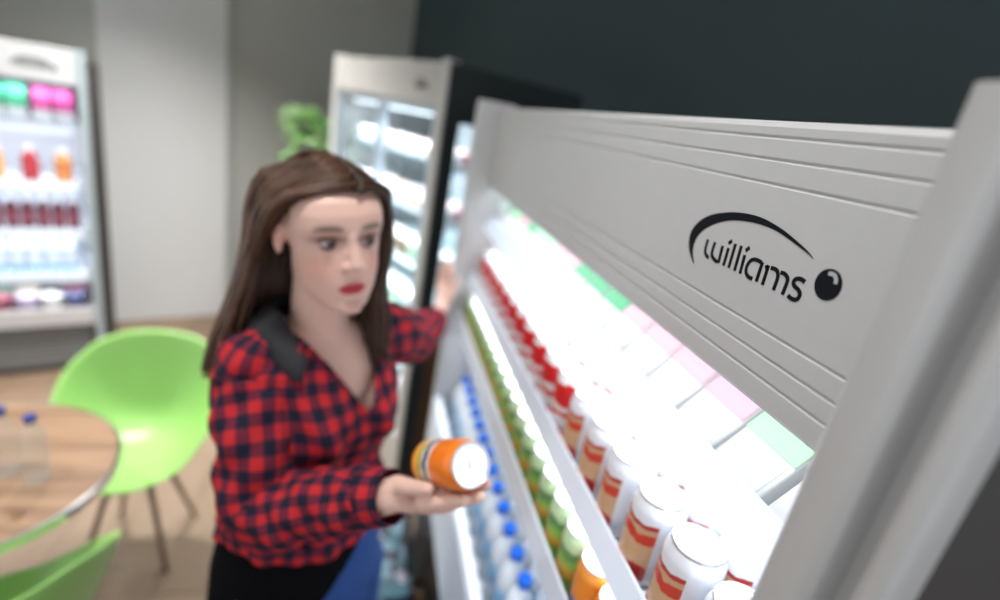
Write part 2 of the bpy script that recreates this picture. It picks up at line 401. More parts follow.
orange_hand = ramp_z('orange_can_print', [(0, (.80, .17, .008)), (.022, (.85, .42, .06)), (.036, (.35, .40, .05)), (.044, (.72, .60, .50)), (.050, (.04, .06, .16)), (.060, (.70, .62, .55)), (.068, (.82, .19, .008)), (.114, (.82, .20, .01))], jitter=.016, coat=.4)
ORD = 'first second third fourth fifth sixth seventh eighth ninth tenth eleventh twelfth thirteenth fourteenth fifteenth sixteenth seventeenth eighteenth nineteenth twentieth'.split()
ROWS = ['front', 'middle', 'rear']
def front_panel_print(m, silver_c=(.74, .77, .84), half=.6):
    nt = m.node_tree; b = nt.nodes['Principled BSDF']; src = b.inputs['Base Color'].links[0].from_socket
    tc = nt.nodes.new('ShaderNodeTexCoord'); sp = nt.nodes.new('ShaderNodeSeparateXYZ'); nt.links.new(tc.outputs['Object'], sp.inputs[0])
    lt = nt.nodes.new('ShaderNodeMath'); lt.operation = 'LESS_THAN'; lt.inputs[1].default_value = -.033 * half; nt.links.new(sp.outputs['X'], lt.inputs[0])
    mx_ = nt.nodes.new('ShaderNodeMix'); mx_.data_type = 'RGBA'; mx_.inputs['A'].default_value = (*silver_c, 1)
    nt.links.new(lt.outputs[0], mx_.inputs['Factor']); nt.links.new(src, mx_.inputs['B']); nt.links.new(mx_.outputs['Result'], b.inputs['Base Color'])
front_panel_print(gold_m, half=.55)
cola = Stock(make_can('', cola_m)); gold = Stock(make_can('', gold_m)); lime = Stock(make_can('', lime_m, .0295, .112)); orange = Stock(make_can('', org_m, .0295, .112))
for r_ in range(3):
    for i in range(17):
        y = .292 + i * .0755; x = .362 + r_ * .070
        if i <= 5: gold.put((x, y, Z3), 'red and gold can in the %s row, %s from the near end' % (ROWS[r_], ORD[i]), 'red and gold cans on the can shelf', random.uniform(-.25, .35))
        else: cola.put((x, y, Z3), 'red and white cola can in the %s row, %s beyond the gold cans' % (ROWS[r_], ORD[i - 6]), 'red cola cans on the can shelf', random.uniform(0, 6))
for r_ in range(3):
    for i in range(22):
        y = .250 + i * .0615; x = .344 + r_ * .062
        if i <= 4: orange.put((x, y, Z4), 'orange soda can on the lowest shelf, %s row, %s from the near end' % (ROWS[r_], ORD[i]), 'orange cans on the lowest shelf', random.uniform(0, 6))
        else: lime.put((x, y, Z4), 'green soda can on the lowest shelf, %s row, %s beyond the orange cans' % (ROWS[r_], ORD[i - 5]), 'green cans on the lowest shelf', random.uniform(0, 6))
def make_bottle(label, name='water_bottle', body=None, cap_c=None, lab=None, h=.215, r=.031, lab_z=(.075, .125), n=16, cat='bottle', liquid=None):
    t = thing(name, label, cat)
    k = h / .215
    prof = [(r * .82, 0), (r * .97, .006), (r, .014), (r, .055 * k), (r * .96, .060 * k), (r, .066 * k), (r, .132 * k), (r * .96, .150 * k), (r * .72, .172 * k), (r * .45, .188 * k), (r * .40, .192 * k), (r * .40, .200 * k)]
    smooth_angle(obj('body', G().lathe(prof, n), body, t), 50)
    if lab: obj('label_sleeve', G().lathe([(r * 1.012, lab_z[0] * k), (r * 1.016, lab_z[0] * k + .001), (r * 1.016, lab_z[1] * k), (r * 1.012, lab_z[1] * k + .001)], n, cap=False), lab, t, smooth=True)
    obj('cap', G().lathe([(r * .46, .196 * k), (r * .48, .197 * k), (r * .48, .2135 * k), (r * .43, .215 * k)], 14), cap_c, t)
    return t
blue_cap = mat('blue_cap_plastic', (.004, .13, .66), .35)
blue_lab = mat('blue_label_print', (.30, .52, .92), .4, noise=.5, nscale=60)
water = Stock(make_bottle('', body=clear_pet, cap_c=blue_cap, lab=blue_lab))
for r_ in range(2):
    for i in range(20):
        water.put((.354 + r_ * .066, .262 + i * .0672, .765), 'clear blue-capped water bottle on the near fridge deck, %s row, %s from the near end' % (ROWS[2 * r_], ORD[i]), 'water bottles on the bottom deck')
# sandwich wedge packs
film = mat('white_pack_card', (.80, .80, .80), .3, noise=.05, nscale=30)
def make_wedge(name, band_c):
    t = thing('sandwich_pack', '', 'sandwich pack')
    w = .037
    obj('carton', G().prism([(0, 0), (.008, -.0), (.105, 0), (.105, .104), (.098, .104)], 'y', -w, w), film, t, bevel=.003)
    n_ = Vector((-.728, 0, .686)) * .0012
    def slab(nm, a, b, m, wy):
        p = Vector((0, 0, 0)).lerp(Vector((.098, 0, .104)), a); q = Vector((0, 0, 0)).lerp(Vector((.098, 0, .104)), b)
        g = G(); v = []
        for off in (0, 1):
            for s_, e in ((-wy, p), (wy, p), (wy, q), (-wy, q)): v.append(Vector((e.x, s_, e.z)) + n_ * off)
        g.add(v, [(0, 3, 2, 1), (4, 5, 6, 7), (0, 1, 5, 4), (1, 2, 6, 5), (2, 3, 7, 6), (3, 0, 4, 7)])
        return obj(nm, g, m, t)
    slab('label_panel', .05, .42, mat('pack_label_white', (.84, .82, .83), .45, noise=.05, nscale=80), w * .86)
    slab('top_band', .45, .84, band_c, w * .98)
    return t
wg = Stock(make_wedge('g', mat('green_band', (.42, .76, .44), .4))); wp = Stock(make_wedge('p', mat('pink_band', (.86, .42, .48), .4)))
wd = Stock(make_wedge('d', mat('deep_green_band', (.05, .42, .16), .4)))
for i in range(17):
    k = 'ggppppdddppggdpgg'[i]
    st = {'g': wg, 'p': wp, 'd': wd}[k]
    st.put((.362, .293 + i * .080 if i else .288, Z2), {'g': 'white sandwich pack with pale green band', 'p': 'white sandwich pack with pink band', 'd': 'white sandwich pack with deep green band'}[k] + ' on the top shelf, %s from the near end' % ORD[i], 'sandwich packs on the top shelf of the near fridge')

# ------------------------------------------------------------------ glass door fridge in the middle distance
def frame_pt(o, x, y, z): return o.matrix_basis @ Vector((x, y, z))
F2 = Vector((.204, 2.024, 0)) + dA * .56
mid = thing('glass_door_fridge', 'tall silver fridge with glass doors and dark side behind the woman', 'fridge', F2, -math.radians(65))
w2, d2, h2 = .56, .70, 1.986
cream = mat('pale_grey_header', (.50, .485, .455), .45, .1, noise=.03)
pale = mat('pale_post', (.56, .55, .52), .4, .1)
hd2 = obj('header_panel', G().box(-w2 + .04, w2 - .04, .012, .06, h2 - .165, h2 - .012), cream, mid, bevel=.004)
for px_, rr in ((w2 - .20, .030),):
    g = G(); pts = []
    for k in range(17):
        a = PI * k / 16; pts.append((px_ + rr * 1.5 * math.cos(a), .010, h2 - .10 + rr * .7 * math.sin(a)))
    g.tube(pts, .004, 6); obj('logo_swoosh', g, mat('logo_dark', (.10, .10, .10), .5), hd2)
    g = G()
    for k in range(6): g.box(px_ - .035 + k * .012, px_ - .028 + k * .012, .009, .0115, h2 - .112, h2 - .094)
    g.lathe([(.008, 0), (.008, .002)], 12, (px_ + .05, .0115, h2 - .105), Matrix.Rotation(PI / 2, 3, 'X'))
    obj('logo_mark', g, mat('logo_dark'), hd2)
for s_ in (-1, 1):
    smooth_angle(obj('post', G().prism([(s_ * (w2 - .042), .06), (s_ * (w2 - .042), .008), (s_ * (w2 - .036), 0), (s_ * (w2 - .006), 0), (s_ * w2, .006), (s_ * w2, .014), (s_ * (w2 - .02), .014), (s_ * (w2 - .02), .06)], 'z', .05, h2), pale, mid), 30)
# side panel with a window, on both sides
for s_ in (-1, 1):
    a, b = sorted((s_ * (w2 - .002), s_ * (w2 - .03)))
    g = G(); g.box(a, b, .0145, .085, .06, h2 - .01); g.box(a, b, d2 - .07, d2, .06, h2 - .01); g.box(a, b, .085, d2 - .07, h2 - .215, h2 - .01)
    sp_ = obj('side_frame', g, dark_panel, mid)
    obj('side_panel', G().box(a, b, .085, d2 - .07, .06, .90), brown_panel, mid)
    obj('side_glass', G().box(a + .010, b - .010, .085, d2 - .07, .90, h2 - .215), glass, sp_)
obj('top_panel', G().box(-w2 + .031, w2 - .031, .061, d2 - .002, h2 - .05, h2 - .012), dark_panel, mid)
obj('back_panel', G().box(-w2 + .031, w2 - .031, d2 - .04, d2, .06, h2 - .051), white_in, mid)
obj('plinth', G().box(-w2 + .045, w2 - .045, .02, d2 - .05, 0, .36), mat('pale_grey_header'), mid)
obj('deck', G().box(-w2 + .045, w2 - .045, .05, d2 - .045, .362, .40), white_in, mid)
for k, (xa, xb, yy) in enumerate(((-w2 + .045, .02, .030), (-.02, w2 - .045, .012))):
    d_ = obj('door', G().box(xa, xa + .035, yy, yy + .016, .40, h2 - .168).box(xb - .035, xb, yy, yy + .016, .40, h2 - .168).box(xa + .035, xb - .035, yy, yy + .016, .40, .43).box(xa + .035, xb - .035, yy, yy + .016, h2 - .195, h2 - .168), mat('door_frame_blue_grey', (.45, .52, .58), .35, .4), mid)
    obj('door_pane', G().box(xa + .035, xb - .035, yy + .005, yy + .010, .43, h2 - .195), glass, d_)
    obj('handle', G().box(xa + .008 if k else xb - .028, xa + .028 if k else xb - .008, yy - .014, yy, .95, 1.25), mat('handle_dark', (.06, .06, .06), .4), d_)
obj('mullion_gasket', G().box(-w2 + .09, -w2 + .115, .05, .075, .41, h2 - .17), mat('gasket_dark', (.10, .11, .10), .5), mid)
Z_2 = [1.60, 1.37, 1.12, .86, .62]
for z in Z_2:
    sh = obj('shelf', G().box(-w2 + .05, w2 - .05, .09, d2 - .05, z - .018, z), mat('shelf_glass_white', (.70, .80, .84), .3), mid)
    obj('ticket_strip', G().box(-w2 + .05, w2 - .05, .078, .089, z - .034, z + .004), mat('strip_dark', (.16, .20, .22), .4), sh)
obj('lamp_strip', G().box(-w2 + .06, w2 - .06, .075, .105, h2 - .205, h2 - .19), led, mid)
for z_, e_ in ((h2 - .215, 6), (1.565, 4.5), (1.335, 4.5), (1.085, 4.5), (.825, 3.5), (.585, 3)): area('lamp', (0, .12, z_), 1.0, .04, e_, (math.radians(14), 0, 0), (.92, .97, 1), mid)
def make_tub(body, lid):
    t = thing('food_tub', '', 'tub')
    smooth_angle(obj('tub_body', G().lathe([(.036, 0), (.040, .004), (.048, .085), (.049, .088)], 16), body, t), 40)
    obj('tub_lid', G().lathe([(.051, .086), (.052, .088), (.052, .096), (.047, .098)], 16), lid, t); return t
def make_wrap(body, tape):
    t = thing('wrapped_roll', '', 'food pack')
    g = G(); pr = []
    for k in range(14):
        a = 2 * PI * k / 14; pr.append((.045 * math.copysign(abs(math.cos(a)) ** .6, math.cos(a)), .032 + .032 * math.copysign(abs(math.sin(a)) ** .6, math.sin(a))))
    obj('wrapper', g.prism(pr, 'y', -.085, .085), body, t, bevel=.006)
    obj('print_band', G().prism([(p[0] * 1.02, .032 + (p[1] - .032) * 1.02) for p in pr], 'y', -.03, .03), tape, t); return t
tubs = [('white', (.82, .80, .80), (.85, .85, .86)), ('pale pink', (.85, .60, .66), (.88, .82, .84)), ('pale green', (.55, .74, .50), (.85, .88, .85)), ('pale teal', (.40, .70, .68), (.80, .88, .88)), ('brown', (.34, .20, .10), (.80, .72, .62))]
tubS = [(c, Stock(make_tub(mat('tub_' + c.replace(' ', '_'), b, .4), mat('tub_lid_' + c.replace(' ', '_'), l, .35)))) for c, b, l in tubs]
wr = Stock(make_wrap(mat('clear_white_wrap', (.82, .78, .78), .25, noise=.15, nscale=25), mat('wrap_print_pink', (.80, .42, .45), .4)))
wr2 = Stock(make_wrap(mat('clear_brown_wrap', (.60, .44, .32), .3, noise=.3, nscale=25), mat('wrap_print_white', (.85, .85, .85), .4)))
nm_sh = ['top', 'second', 'third', 'fourth', 'fifth']
for si_, z in enumerate(Z_2 + [.40]):
    nm = nm_sh[si_] if si_ < 5 else 'bottom'
    for i in range(9):
        x = -.445 + i * .110
        if si_ in (0, 1) and i < 9:
            if (i + si_) % 4 != 3: wr.put(frame_pt(mid, x, .20, z), 'white wrapped roll with pink print behind the glass door, %s shelf, %s from the left' % (nm, ORD[i]), 'wrapped food in the glass door fridge', -math.radians(65))
            else: wr2.put(frame_pt(mid, x, .20, z), 'brown wrapped roll with white print behind the glass door, %s shelf, %s from the left' % (nm, ORD[i]), 'wrapped food in the glass door fridge', -math.radians(65))
        else:
            c, st = tubS[[2, 0, 3, 1, 4][(i // 2 + si_) % 5]]
            st.put(frame_pt(mid, x, .17, z), '%s food tub behind the glass door, %s shelf, %s from the left' % (c, nm, ORD[i]), 'food tubs in the glass door fridge')
    for j in range(1, 4):   # the ones seen through the side window
        c, st = tubS[(j + si_ * 2) % 5]
        st.put(frame_pt(mid, .455, .20 + j * .112 + (.03 if si_ < 2 else 0), z), '%s food tub by the side window, %s shelf, %s from the door' % (c, nm, ORD[j]), 'food tubs in the glass door fridge')

# ------------------------------------------------------------------ open fridge at the left
F3 = CORNER - dB * 2.15 - dA * .74 - dB * .6
left = thing('open_fridge', 'open display fridge with white shelves against the grey wall at the far left', 'fridge', F3, ROT_B)
w3, d3, h3 = .6, .70, 1.775
hd3 = obj('header_panel', G().box(-w3 + .035, w3 - .035, .015, .06, h3 - .175, h3 - .008), silver, left, bevel=.004)
g = G(); g.tube([(.40 + .075 * math.cos(PI * k / 16 + .15), .013, h3 - .105 + .035 * math.sin(PI * k / 16 + .15)) for k in range(17)], .0045, 6); obj('logo_swoosh', g, mat('logo_dark'), hd3)
g = G()
for k in range(8): g.box(.345 + k * .014, .353 + k * .014, .011, .0145, h3 - .112, h3 - .088)
g.lathe([(.011, 0), (.011, .003)], 12, (.48, .0145, h3 - .105), Matrix.Rotation(PI / 2, 3, 'X')); obj('logo_mark', g, mat('logo_dark'), hd3)
for s_ in (-1, 1):
    smooth_angle(obj('post', G().prism([(s_ * (w3 - .04), .07), (s_ * (w3 - .04), .008), (s_ * (w3 - .034), 0), (s_ * (w3 - .006), 0), (s_ * w3, .008), (s_ * w3, .07)], 'z', .03, h3), mat('blue_grey_post', (.38, .43, .45), .4, .2), left), 30)
    a, b = sorted((s_ * (w3 + .055), s_ * (w3 - .03))); obj('side_panel', G().box(a, b, .072, d3, .03, h3 - .06), charcoal, left)
    a, b = sorted((s_ * (w3 - .031), s_ * (w3 - .04))); obj('inner_side', G().box(a, b, .07, d3 - .05, .40, h3 - .18), white_in, left)
obj('top_panel', G().box(-w3 + .031, w3 - .031, .062, d3 - .002, h3 - .05, h3 - .012), charcoal, left)
obj('back_panel', G().box(-w3 + .031, w3 - .031, d3 - .05, d3, .10, h3 - .052), white_in, left)
obj('blue_canopy', G().box(-w3 + .041, w3 - .041, .062, d3 - .052, h3 - .20, h3 - .18), mat('canopy_blue', (.10, .20, .32), .5), left)
obj('fascia', G().box(-w3 + .04, w3 - .04, .01, .03, .30, .40), mat('fascia_grey', (.52, .50, .50), .4), left, bevel=.003)
pl3 = obj('plinth', G().box(-w3 + .04, w3 - .04, .05, d3 - .06, 0, .30), charcoal, left)
for k in range(8): obj('louvre', G().box(-w3 + .06, w3 - .06, .040, .050, .05 + k * .03, .066 + k * .03), mat('louvre_grey', (.22, .22, .22), .4), pl3)
obj('deck', G().box(-w3 + .04, w3 - .04, .04, d3 - .051, .33, .36), mat('fascia_grey'), left)
for z, off in ((1.395, .12), (1.085, .09), (.835, .06), (.595, .045)):
    sh = obj('shelf', G().box(-w3 + .042, w3 - .042, off + .01, d3 - .051, z - .02, z), white_in, left)
    obj('ticket_strip', G().box(-w3 + .042, w3 - .042, off, off + .01, z - .045, z + .012), strip_m, sh)
    obj('shelf_light', G().box(-w3 + .06, w3 - .06, off + .02, off + .05, z - .032, z - .021), led, sh)
    if z > .6: area('shelf_lamp', (0, off + .05, z - .04), 1.05, .04, 1.3, (math.radians(20), 0, 0), (.88, .94, 1), left)
area('canopy_lamp', (0, .13, h3 - .21), 1.05, .04, 1.5, (math.radians(15), 0, 0), (.9, .95, 1), left)
area('deck_lamp', (0, .08, .555), 1.05, .04, .7, (math.radians(20), 0, 0), (.95, .97, 1), left)
# cartons on its top shelf
def make_carton(top, bottom):
    t = thing('drink_carton', '', 'carton')
    obj('carton_body', G().box(-.038, .038, -.035, .035, 0, .135), top, t, bevel=.003)
    obj('gable', G().prism([(-.035, .135), (.035, .135), (.004, .160), (.004, .172), (-.004, .172), (-.004, .160)], 'x', -.037, .037), top, t)
    obj('white_label', G().box(-.0385, .0385, -.0356, .0356, .006, .060), bottom, t); return t
wlab = mat('white_print', (.84, .85, .86), .5, noise=.08, nscale=50)
ct = {'green': Stock(make_carton(mat('carton_green', (.10, .52, .30), .4, noise=.5, nscale=25), wlab)), 'pink': Stock(make_carton(mat('carton_pink', (.68, .10, .34), .4, noise=.5, nscale=25), wlab))}
for i in range(7):
    c = 'pink' if i < 2 else 'green'
    for r_ in range(2): ct[c].put(frame_pt(left, .50 - i * .088 - (.01 if i > 1 else 0), .185 + r_ * .085, 1.395), '%s drink carton on the left fridge top shelf, %s row, %s from the right' % (c, ROWS[2 * r_], ORD[i]), 'cartons in the left fridge', ROT_B)
juice = {'orange': ((.75, .26, .03), (.75, .35, .08)), 'dark red': ((.30, .02, .03), (.42, .04, .05)), 'amber': ((.52, .22, .07), (.55, .18, .05))}
js = {k: Stock(make_bottle('', 'juice_bottle', mat('juice_' + k.replace(' ', '_'), a, .2), mat('white_cap_plastic', (.82, .82, .84), .4), mat('juice_label_' + k.replace(' ', '_'), b, .5, noise=.4, nscale=40), h=.175, r=.036, lab_z=(.06, .13))) for k, (a, b) in juice.items()}
for i, (x, k) in enumerate([(.475, 'amber'), (.34, 'dark red'), (.30 - .10, 'orange'), (.12, 'orange'), (.04, 'orange'), (-.06, 'dark red'), (-.15, 'orange')]):
    js[k].put(frame_pt(left, x, .17, 1.085), '%s juice bottle on the left fridge second shelf, %s from the right' % (k, ORD[i]), 'juice bottles in the left fridge')
cola_b = Stock(make_bottle('', 'small_bottle', mat('dark_drink', (.09, .02, .03), .2), mat('pale_cap', (.78, .80, .86), .4), mat('dark_red_label', (.22, .05, .08), .5, noise=.4, nscale=50), h=.165, r=.029, lab_z=(.05, .12)))
milk_b = Stock(make_bottle('', 'milk_bottle', mat('pale_milk', (.72, .80, .88), .3), mat('white_cap_plastic'), mat('teal_label', (.12, .36, .46), .5, noise=.3, nscale=50), h=.185, r=.033, lab_z=(.012, .05)))
for i in range(14):
    cola_b.put(frame_pt(left, .50 - i * .063, .13, .835), 'small dark bottle with pale cap on the left fridge third shelf, %s from the right' % ORD[i], 'dark bottles in the left fridge')
for i in range(12):
    milk_b.put(frame_pt(left, .47 - i * .074, .115, .595), 'pale milk bottle with teal band on the left fridge fourth shelf, %s from the right' % ORD[i], 'milk bottles in the left fridge')
mixc = [('navy', (.05, .07, .20)), ('cream', (.75, .62, .48)), ('maroon', (.30, .06, .10)), ('white', (.82, .82, .84)), ('green', (.10, .28, .20)), ('black', (.03, .03, .04)), ('lilac', (.50, .42, .60))]
mx = [(c, Stock(make_tub(mat('pot_' + c, b, .4, noise=.3, nscale=40), mat('pot_lid_' + c, tuple(min(1, q * 1.3 + .1) for q in b), .4)))) for c, b in mixc]
for i in range(10):
    for r_ in range(2):
        c, st = mx[(i * 3 + r_ * 2) % 7]
        st.put(frame_pt(left, .48 - i * .106, .11 + r_ * .11, .36), '%s dessert pot on the left fridge bottom deck, %s row, %s from the right' % (c, ROWS[2 * r_], ORD[i]), 'dessert pots in the left fridge')

# ------------------------------------------------------------------ potted plant behind the woman
pp = thing('potted_plant', 'tall leafy green plant in a pot against the grey wall behind the woman', 'plant', (-.375, 3.60, 0))
smooth_angle(obj('pot', G().lathe([(.10, 0), (.12, .01), (.15, .30), (.16, .31), (.16, .34), (.145, .34), (.14, .30)], 20), mat('pot_white', (.6, .6, .58), .5), pp), 40)
obj('soil', G().lathe([(.139, .29), (.139, .302)], 16), mat('soil', (.05, .035, .02), .9), pp)
leafm = [mat('leaf_%d' % i, c, .5) for i, c in enumerate([(.15, .32, .09), (.24, .44, .15), (.36, .54, .24)])]
for k in range(5):
    a = k * 1.25; g = G(); g.tube([(.03 * math.cos(a), .03 * math.sin(a), .30), (.05 * math.cos(a), .05 * math.sin(a), .8), (.09 * math.cos(a), .09 * math.sin(a), 1.35)], [.010, .008, .004], 6)
    obj('stem', g, mat('stem', (.16, .20, .06), .6), pp)
def leaf_mesh(i):
    g = G(); L = .13; v = []
    for k in range(5):
        t = k / 4; w_ = .034 * math.sin(PI * (.12 + .88 * t) ** .8) if k < 4 else .001
        z = -.03 * t * t
        v += [(-w_, L * t, z + .006), (0, L * t, z), (w_, L * t, z + .006)]
    f = []
    for k in range(4): f += [(3 * k, 3 * k + 1, 3 * k + 4, 3 * k + 3), (3 * k + 1, 3 * k + 2, 3 * k + 5, 3 * k + 4)]
    me = mesh('leaf', g.add(v, f)); me.materials.append(leafm[i]); return me
lm = [leaf_mesh(i) for i in range(3)]
for k in range(260):
    o = bpy.data.objects.new('leaf', lm[k % 3]); COL.objects.link(o); o.parent = pp
    a = random.uniform(0, 2 * PI); z = .6 + 1.04 * random.random() ** .5; rr = random.uniform(.02, .20) * (1 - max(0, z - 1.45) * 1.2)
    o.location = (rr * math.cos(a), rr * math.sin(a), z); o.rotation_euler = (random.uniform(-.3, .9), random.uniform(-.5, .5), a - PI / 2 + random.uniform(-.6, .6))

# ------------------------------------------------------------------ round table, bottles, green chairs
TC = (-.965, 1.358)
tb = thing('round_table', 'round wood-topped cafe table with chrome edge at the lower left', 'table', (TC[0], TC[1], 0))
def wood_top():
    m = bpy.data.materials.new('striped_wood_top'); m.use_nodes = True; nt = m.node_tree; b = nt.nodes['Principled BSDF']; b.inputs['Roughness'].default_value = .35
    tc = nt.nodes.new('ShaderNodeTexCoord'); mp = nt.nodes.new('ShaderNodeMapping'); mp.inputs['Rotation'].default_value = (0, 0, math.radians(8)); mp.inputs['Scale'].default_value = (1.2, 22, 1)
    n = nt.nodes.new('ShaderNodeTexNoise'); n.inputs['Scale'].default_value = 2.2; n.inputs['Detail'].default_value = 5
    r = nt.nodes.new('ShaderNodeValToRGB'); r.color_ramp.elements[0].position = .35; r.color_ramp.elements[0].color = (.17, .090, .047, 1)
    r.color_ramp.elements[1].position = .65; r.color_ramp.elements[1].color = (.32, .195, .113, 1)
    nt.links.new(tc.outputs['Object'], mp.inputs[0]); nt.links.new(mp.outputs[0], n.inputs['Vector']); nt.links.new(n.outputs['Fac'], r.inputs[0]); nt.links.new(r.outputs[0], b.inputs['Base Color']); return m
obj('table_top', G().lathe([(.325, .692), (.328, .695), (.328, .7185), (.326, .7205)], 64), wood_top(), tb)
smooth_angle(obj('edge_band', G().lathe([(.327, .690), (.336, .693), (.338, .705), (.336, .717), (.329, .7195)], 64, cap=False), chrome, tb), 60)
smooth_angle(obj('pedestal', G().lathe([(.09, .680), (.09, .690), (.03, .672), (.028, .04)], 24), chrome, tb), 40)
smooth_angle(obj('foot_plate', G().lathe([(.21, .0), (.21, .008), (.10, .022), (.03, .045)], 40), chrome, tb), 40)
tw1 = make_bottle('small empty water bottle with blue cap standing on the wooden table', body=glassmat('clear_bottle_thin', (.93, .96, .98), .08, .06), cap_c=mat('navy_cap', (.02, .035, .22), .4), h=.195, r=.029)
tw1.location = (-.782, 1.325, .7207)
tw2 = make_bottle('empty clear bottle at the left edge of the picture on the wooden table', body=glassmat('clear_bottle_thin'), cap_c=mat('navy_cap'), h=.195, r=.029)
tw2.location = (-.862, 1.352, .7207)

def chair_shell():
    """tub shell: polar grid about the seat centre, rim low in front, sweeping up to the back (chair faces +y)"""
    nr, na = 14, 56; v = [(0, 0, .428)]; f = []
    ps = np.array([0, 25, 45, 65, 85, 105, 125, 150, 180]); hh = np.array([.815, .808, .775, .70, .615, .535, .475, .452, .442]); rr = np.array([.275, .285, .300, .300, .275, .250, .240, .235, .232])
    for j in range(1, nr + 1):
        t = j / nr
        for i in range(na):
            a = 2 * PI * i / na; psi = abs((math.degrees(a) + 90 + 180) % 360 - 180)
            h_ = np.interp(psi, ps, hh); R_ = np.interp(psi, ps, rr)
            back = max(0, 1 - psi / 110)
            r_ = R_ * (t ** (1 - .42 * back)) ; e = 3.0 - .6 * back
            v.append((r_ * math.cos(a) * (1.0), r_ * math.sin(a) + .02, .428 + (h_ - .428) * t ** e))
    for i in range(na): f.append((0, 1 + i, 1 + (i + 1) % na))
    for j in range(nr - 1):
        for i in range(na):
            p = 1 + j * na; f.append((p + i, p + na + i, p + na + (i + 1) % na, p + (i + 1) % na))
    return G().add(v, f)
lime_pl = mat('lime_green_plastic', (.27, .52, .135), .38, noise=.03, nscale=5)
def make_chair(label):
    t = thing('bucket_chair', label, 'chair', group='green bucket chairs')
    obj('seat_shell', chair_shell(), lime_pl, t, smooth=True, solid=.010, sub=1)
    obj('mounting_plate', G().lathe([(.09, .405), (.10, .41), (.10, .42), (.03, .424)], 20), mat('leg_brown', (.16, .10, .065), .5), t)
    for a in (45, 135, 225, 315):
        c, s_ = math.cos(math.radians(a)), math.sin(math.radians(a))
        obj('leg', G().tube([(.06 * c, .06 * s_, .41), (.12 * c, .12 * s_, .25), (.20 * c, .20 * s_, .0)], [.012, .011, .009], 10), mat('leg_brown'), t, smooth=True)
    return t
ch1 = make_chair('lime green bucket chair seen from the front, beyond the round table')
ch1.location = (-.762, 1.845, 0); ch1.rotation_euler = (0, 0, math.radians(180 - 3))
ch2 = make_chair('lime green bucket chair cut off by the bottom left corner, tucked under the table')
ch2.location = (-.785, 1.03, 0); ch2.rotation_euler = (0, 0, math.radians(50))

# ------------------------------------------------------------------ patterned bag on the floor by the fridge plinth
bag = thing('shopping_bag', 'dark patterned bag with teal and white patches on the floor by the near fridge', 'bag', (.135, 1.42, 0))
def bag_mat():
    m = bpy.data.materials.new('patchy_print'); m.use_nodes = True; nt = m.node_tree; b = nt.nodes['Principled BSDF']; b.inputs['Roughness'].default_value = .6
    tc = nt.nodes.new('ShaderNodeTexCoord'); vo = nt.nodes.new('ShaderNodeTexVoronoi'); vo.inputs['Scale'].default_value = 26
    r = nt.nodes.new('ShaderNodeValToRGB'); r.color_ramp.interpolation = 'CONSTANT'; el = r.color_ramp.elements
    cols = [(0, (.012, .015, .03)), (.42, (.018, .10, .14)), (.50, (.03, .03, .06)), (.58, (.12, .20, .26)), (.66, (.05, .07, .20)), (.76, (.26, .24, .30)), (.83, (.03, .08, .10))]
    el[0].position = 0; el[0].color = (*cols[0][1], 1); el[1].position = cols[1][0]; el[1].color = (*cols[1][1], 1)
    for p, c in cols[2:]: e = el.new(p); e.color = (*c, 1)
    sp = nt.nodes.new('ShaderNodeSeparateColor')
    nt.links.new(tc.outputs['Object'], vo.inputs['Vector']); nt.links.new(vo.outputs['Color'], sp.inputs[0]); nt.links.new(sp.outputs[0], r.inputs[0]); nt.links.new(r.outputs[0], b.inputs['Base Color']); return m
bm_ = bag_mat()
g = G(); rings = []
for z, a, b in ((0, .095, .20), (.02, .11, .215), (.20, .115, .22), (.34, .108, .205), (.355, .100, .195), (.33, .095, .19)):
    rings.append((z, a, b))
v = []; f = []; nn = 36
for z, a, b in rings:
    for k in range(nn):
        t = 2 * PI * k / nn; v.append((a * math.copysign(abs(math.cos(t)) ** .4, math.cos(t)), b * math.copysign(abs(math.sin(t)) ** .4, math.sin(t)), z + .01 * math.sin(3 * t) * (z > .3)))
for j in range(len(rings) - 1):
    for k in range(nn): f.append((j * nn + k, j * nn + (k + 1) % nn, (j + 1) * nn + (k + 1) % nn, (j + 1) * nn + k))
f.append(tuple(range(nn))[::-1]); f.append(tuple(range((len(rings) - 1) * nn, len(rings) * nn)))
smooth_angle(obj('bag_body', g.add(v, f), bm_, bag), 50)
for s_ in (-1, 1):
    obj('bag_handle', G().tube([(s_ * .085, -.09, .345), (s_ * .08, -.07, .42), (s_ * .07, 0, .45), (s_ * .08, .07, .42), (s_ * .085, .09, .345)], .008, 8), mat('black_webbing', (.01, .01, .012), .7), bag, smooth=True)

# ------------------------------------------------------------------ the woman
Ft = Vector((.66, -.75, 0)).normalized(); Lt = Vector((-Ft.y, Ft.x, 0))
Fh = Vector((.49, -.872, .03)).normalized(); L0 = Vector((0, 0, 1)).cross(Fh).normalized(); U0 = Fh.cross(L0)
ra = math.radians(4.5); Lh = (L0 * math.cos(ra) + U0 * math.sin(ra)).normalized(); Uh = Fh.cross(L0).normalized() * math.cos(ra) - L0 * math.sin(ra)
EYE = Vector((-.027, .767, 1.599)); HC = EYE - Fh * .085
def hl(x, y, z): return HC + Lh * x + Fh * y + Uh * z
BASE = Vector((-.073, .868, 0))
person = thing('person', 'woman with long brown hair in a red and navy checked shirt holding an orange can', 'person', BASE)
def rel(g): g.v = [tuple(Vector(p) - BASE) for p in g.v]; return g

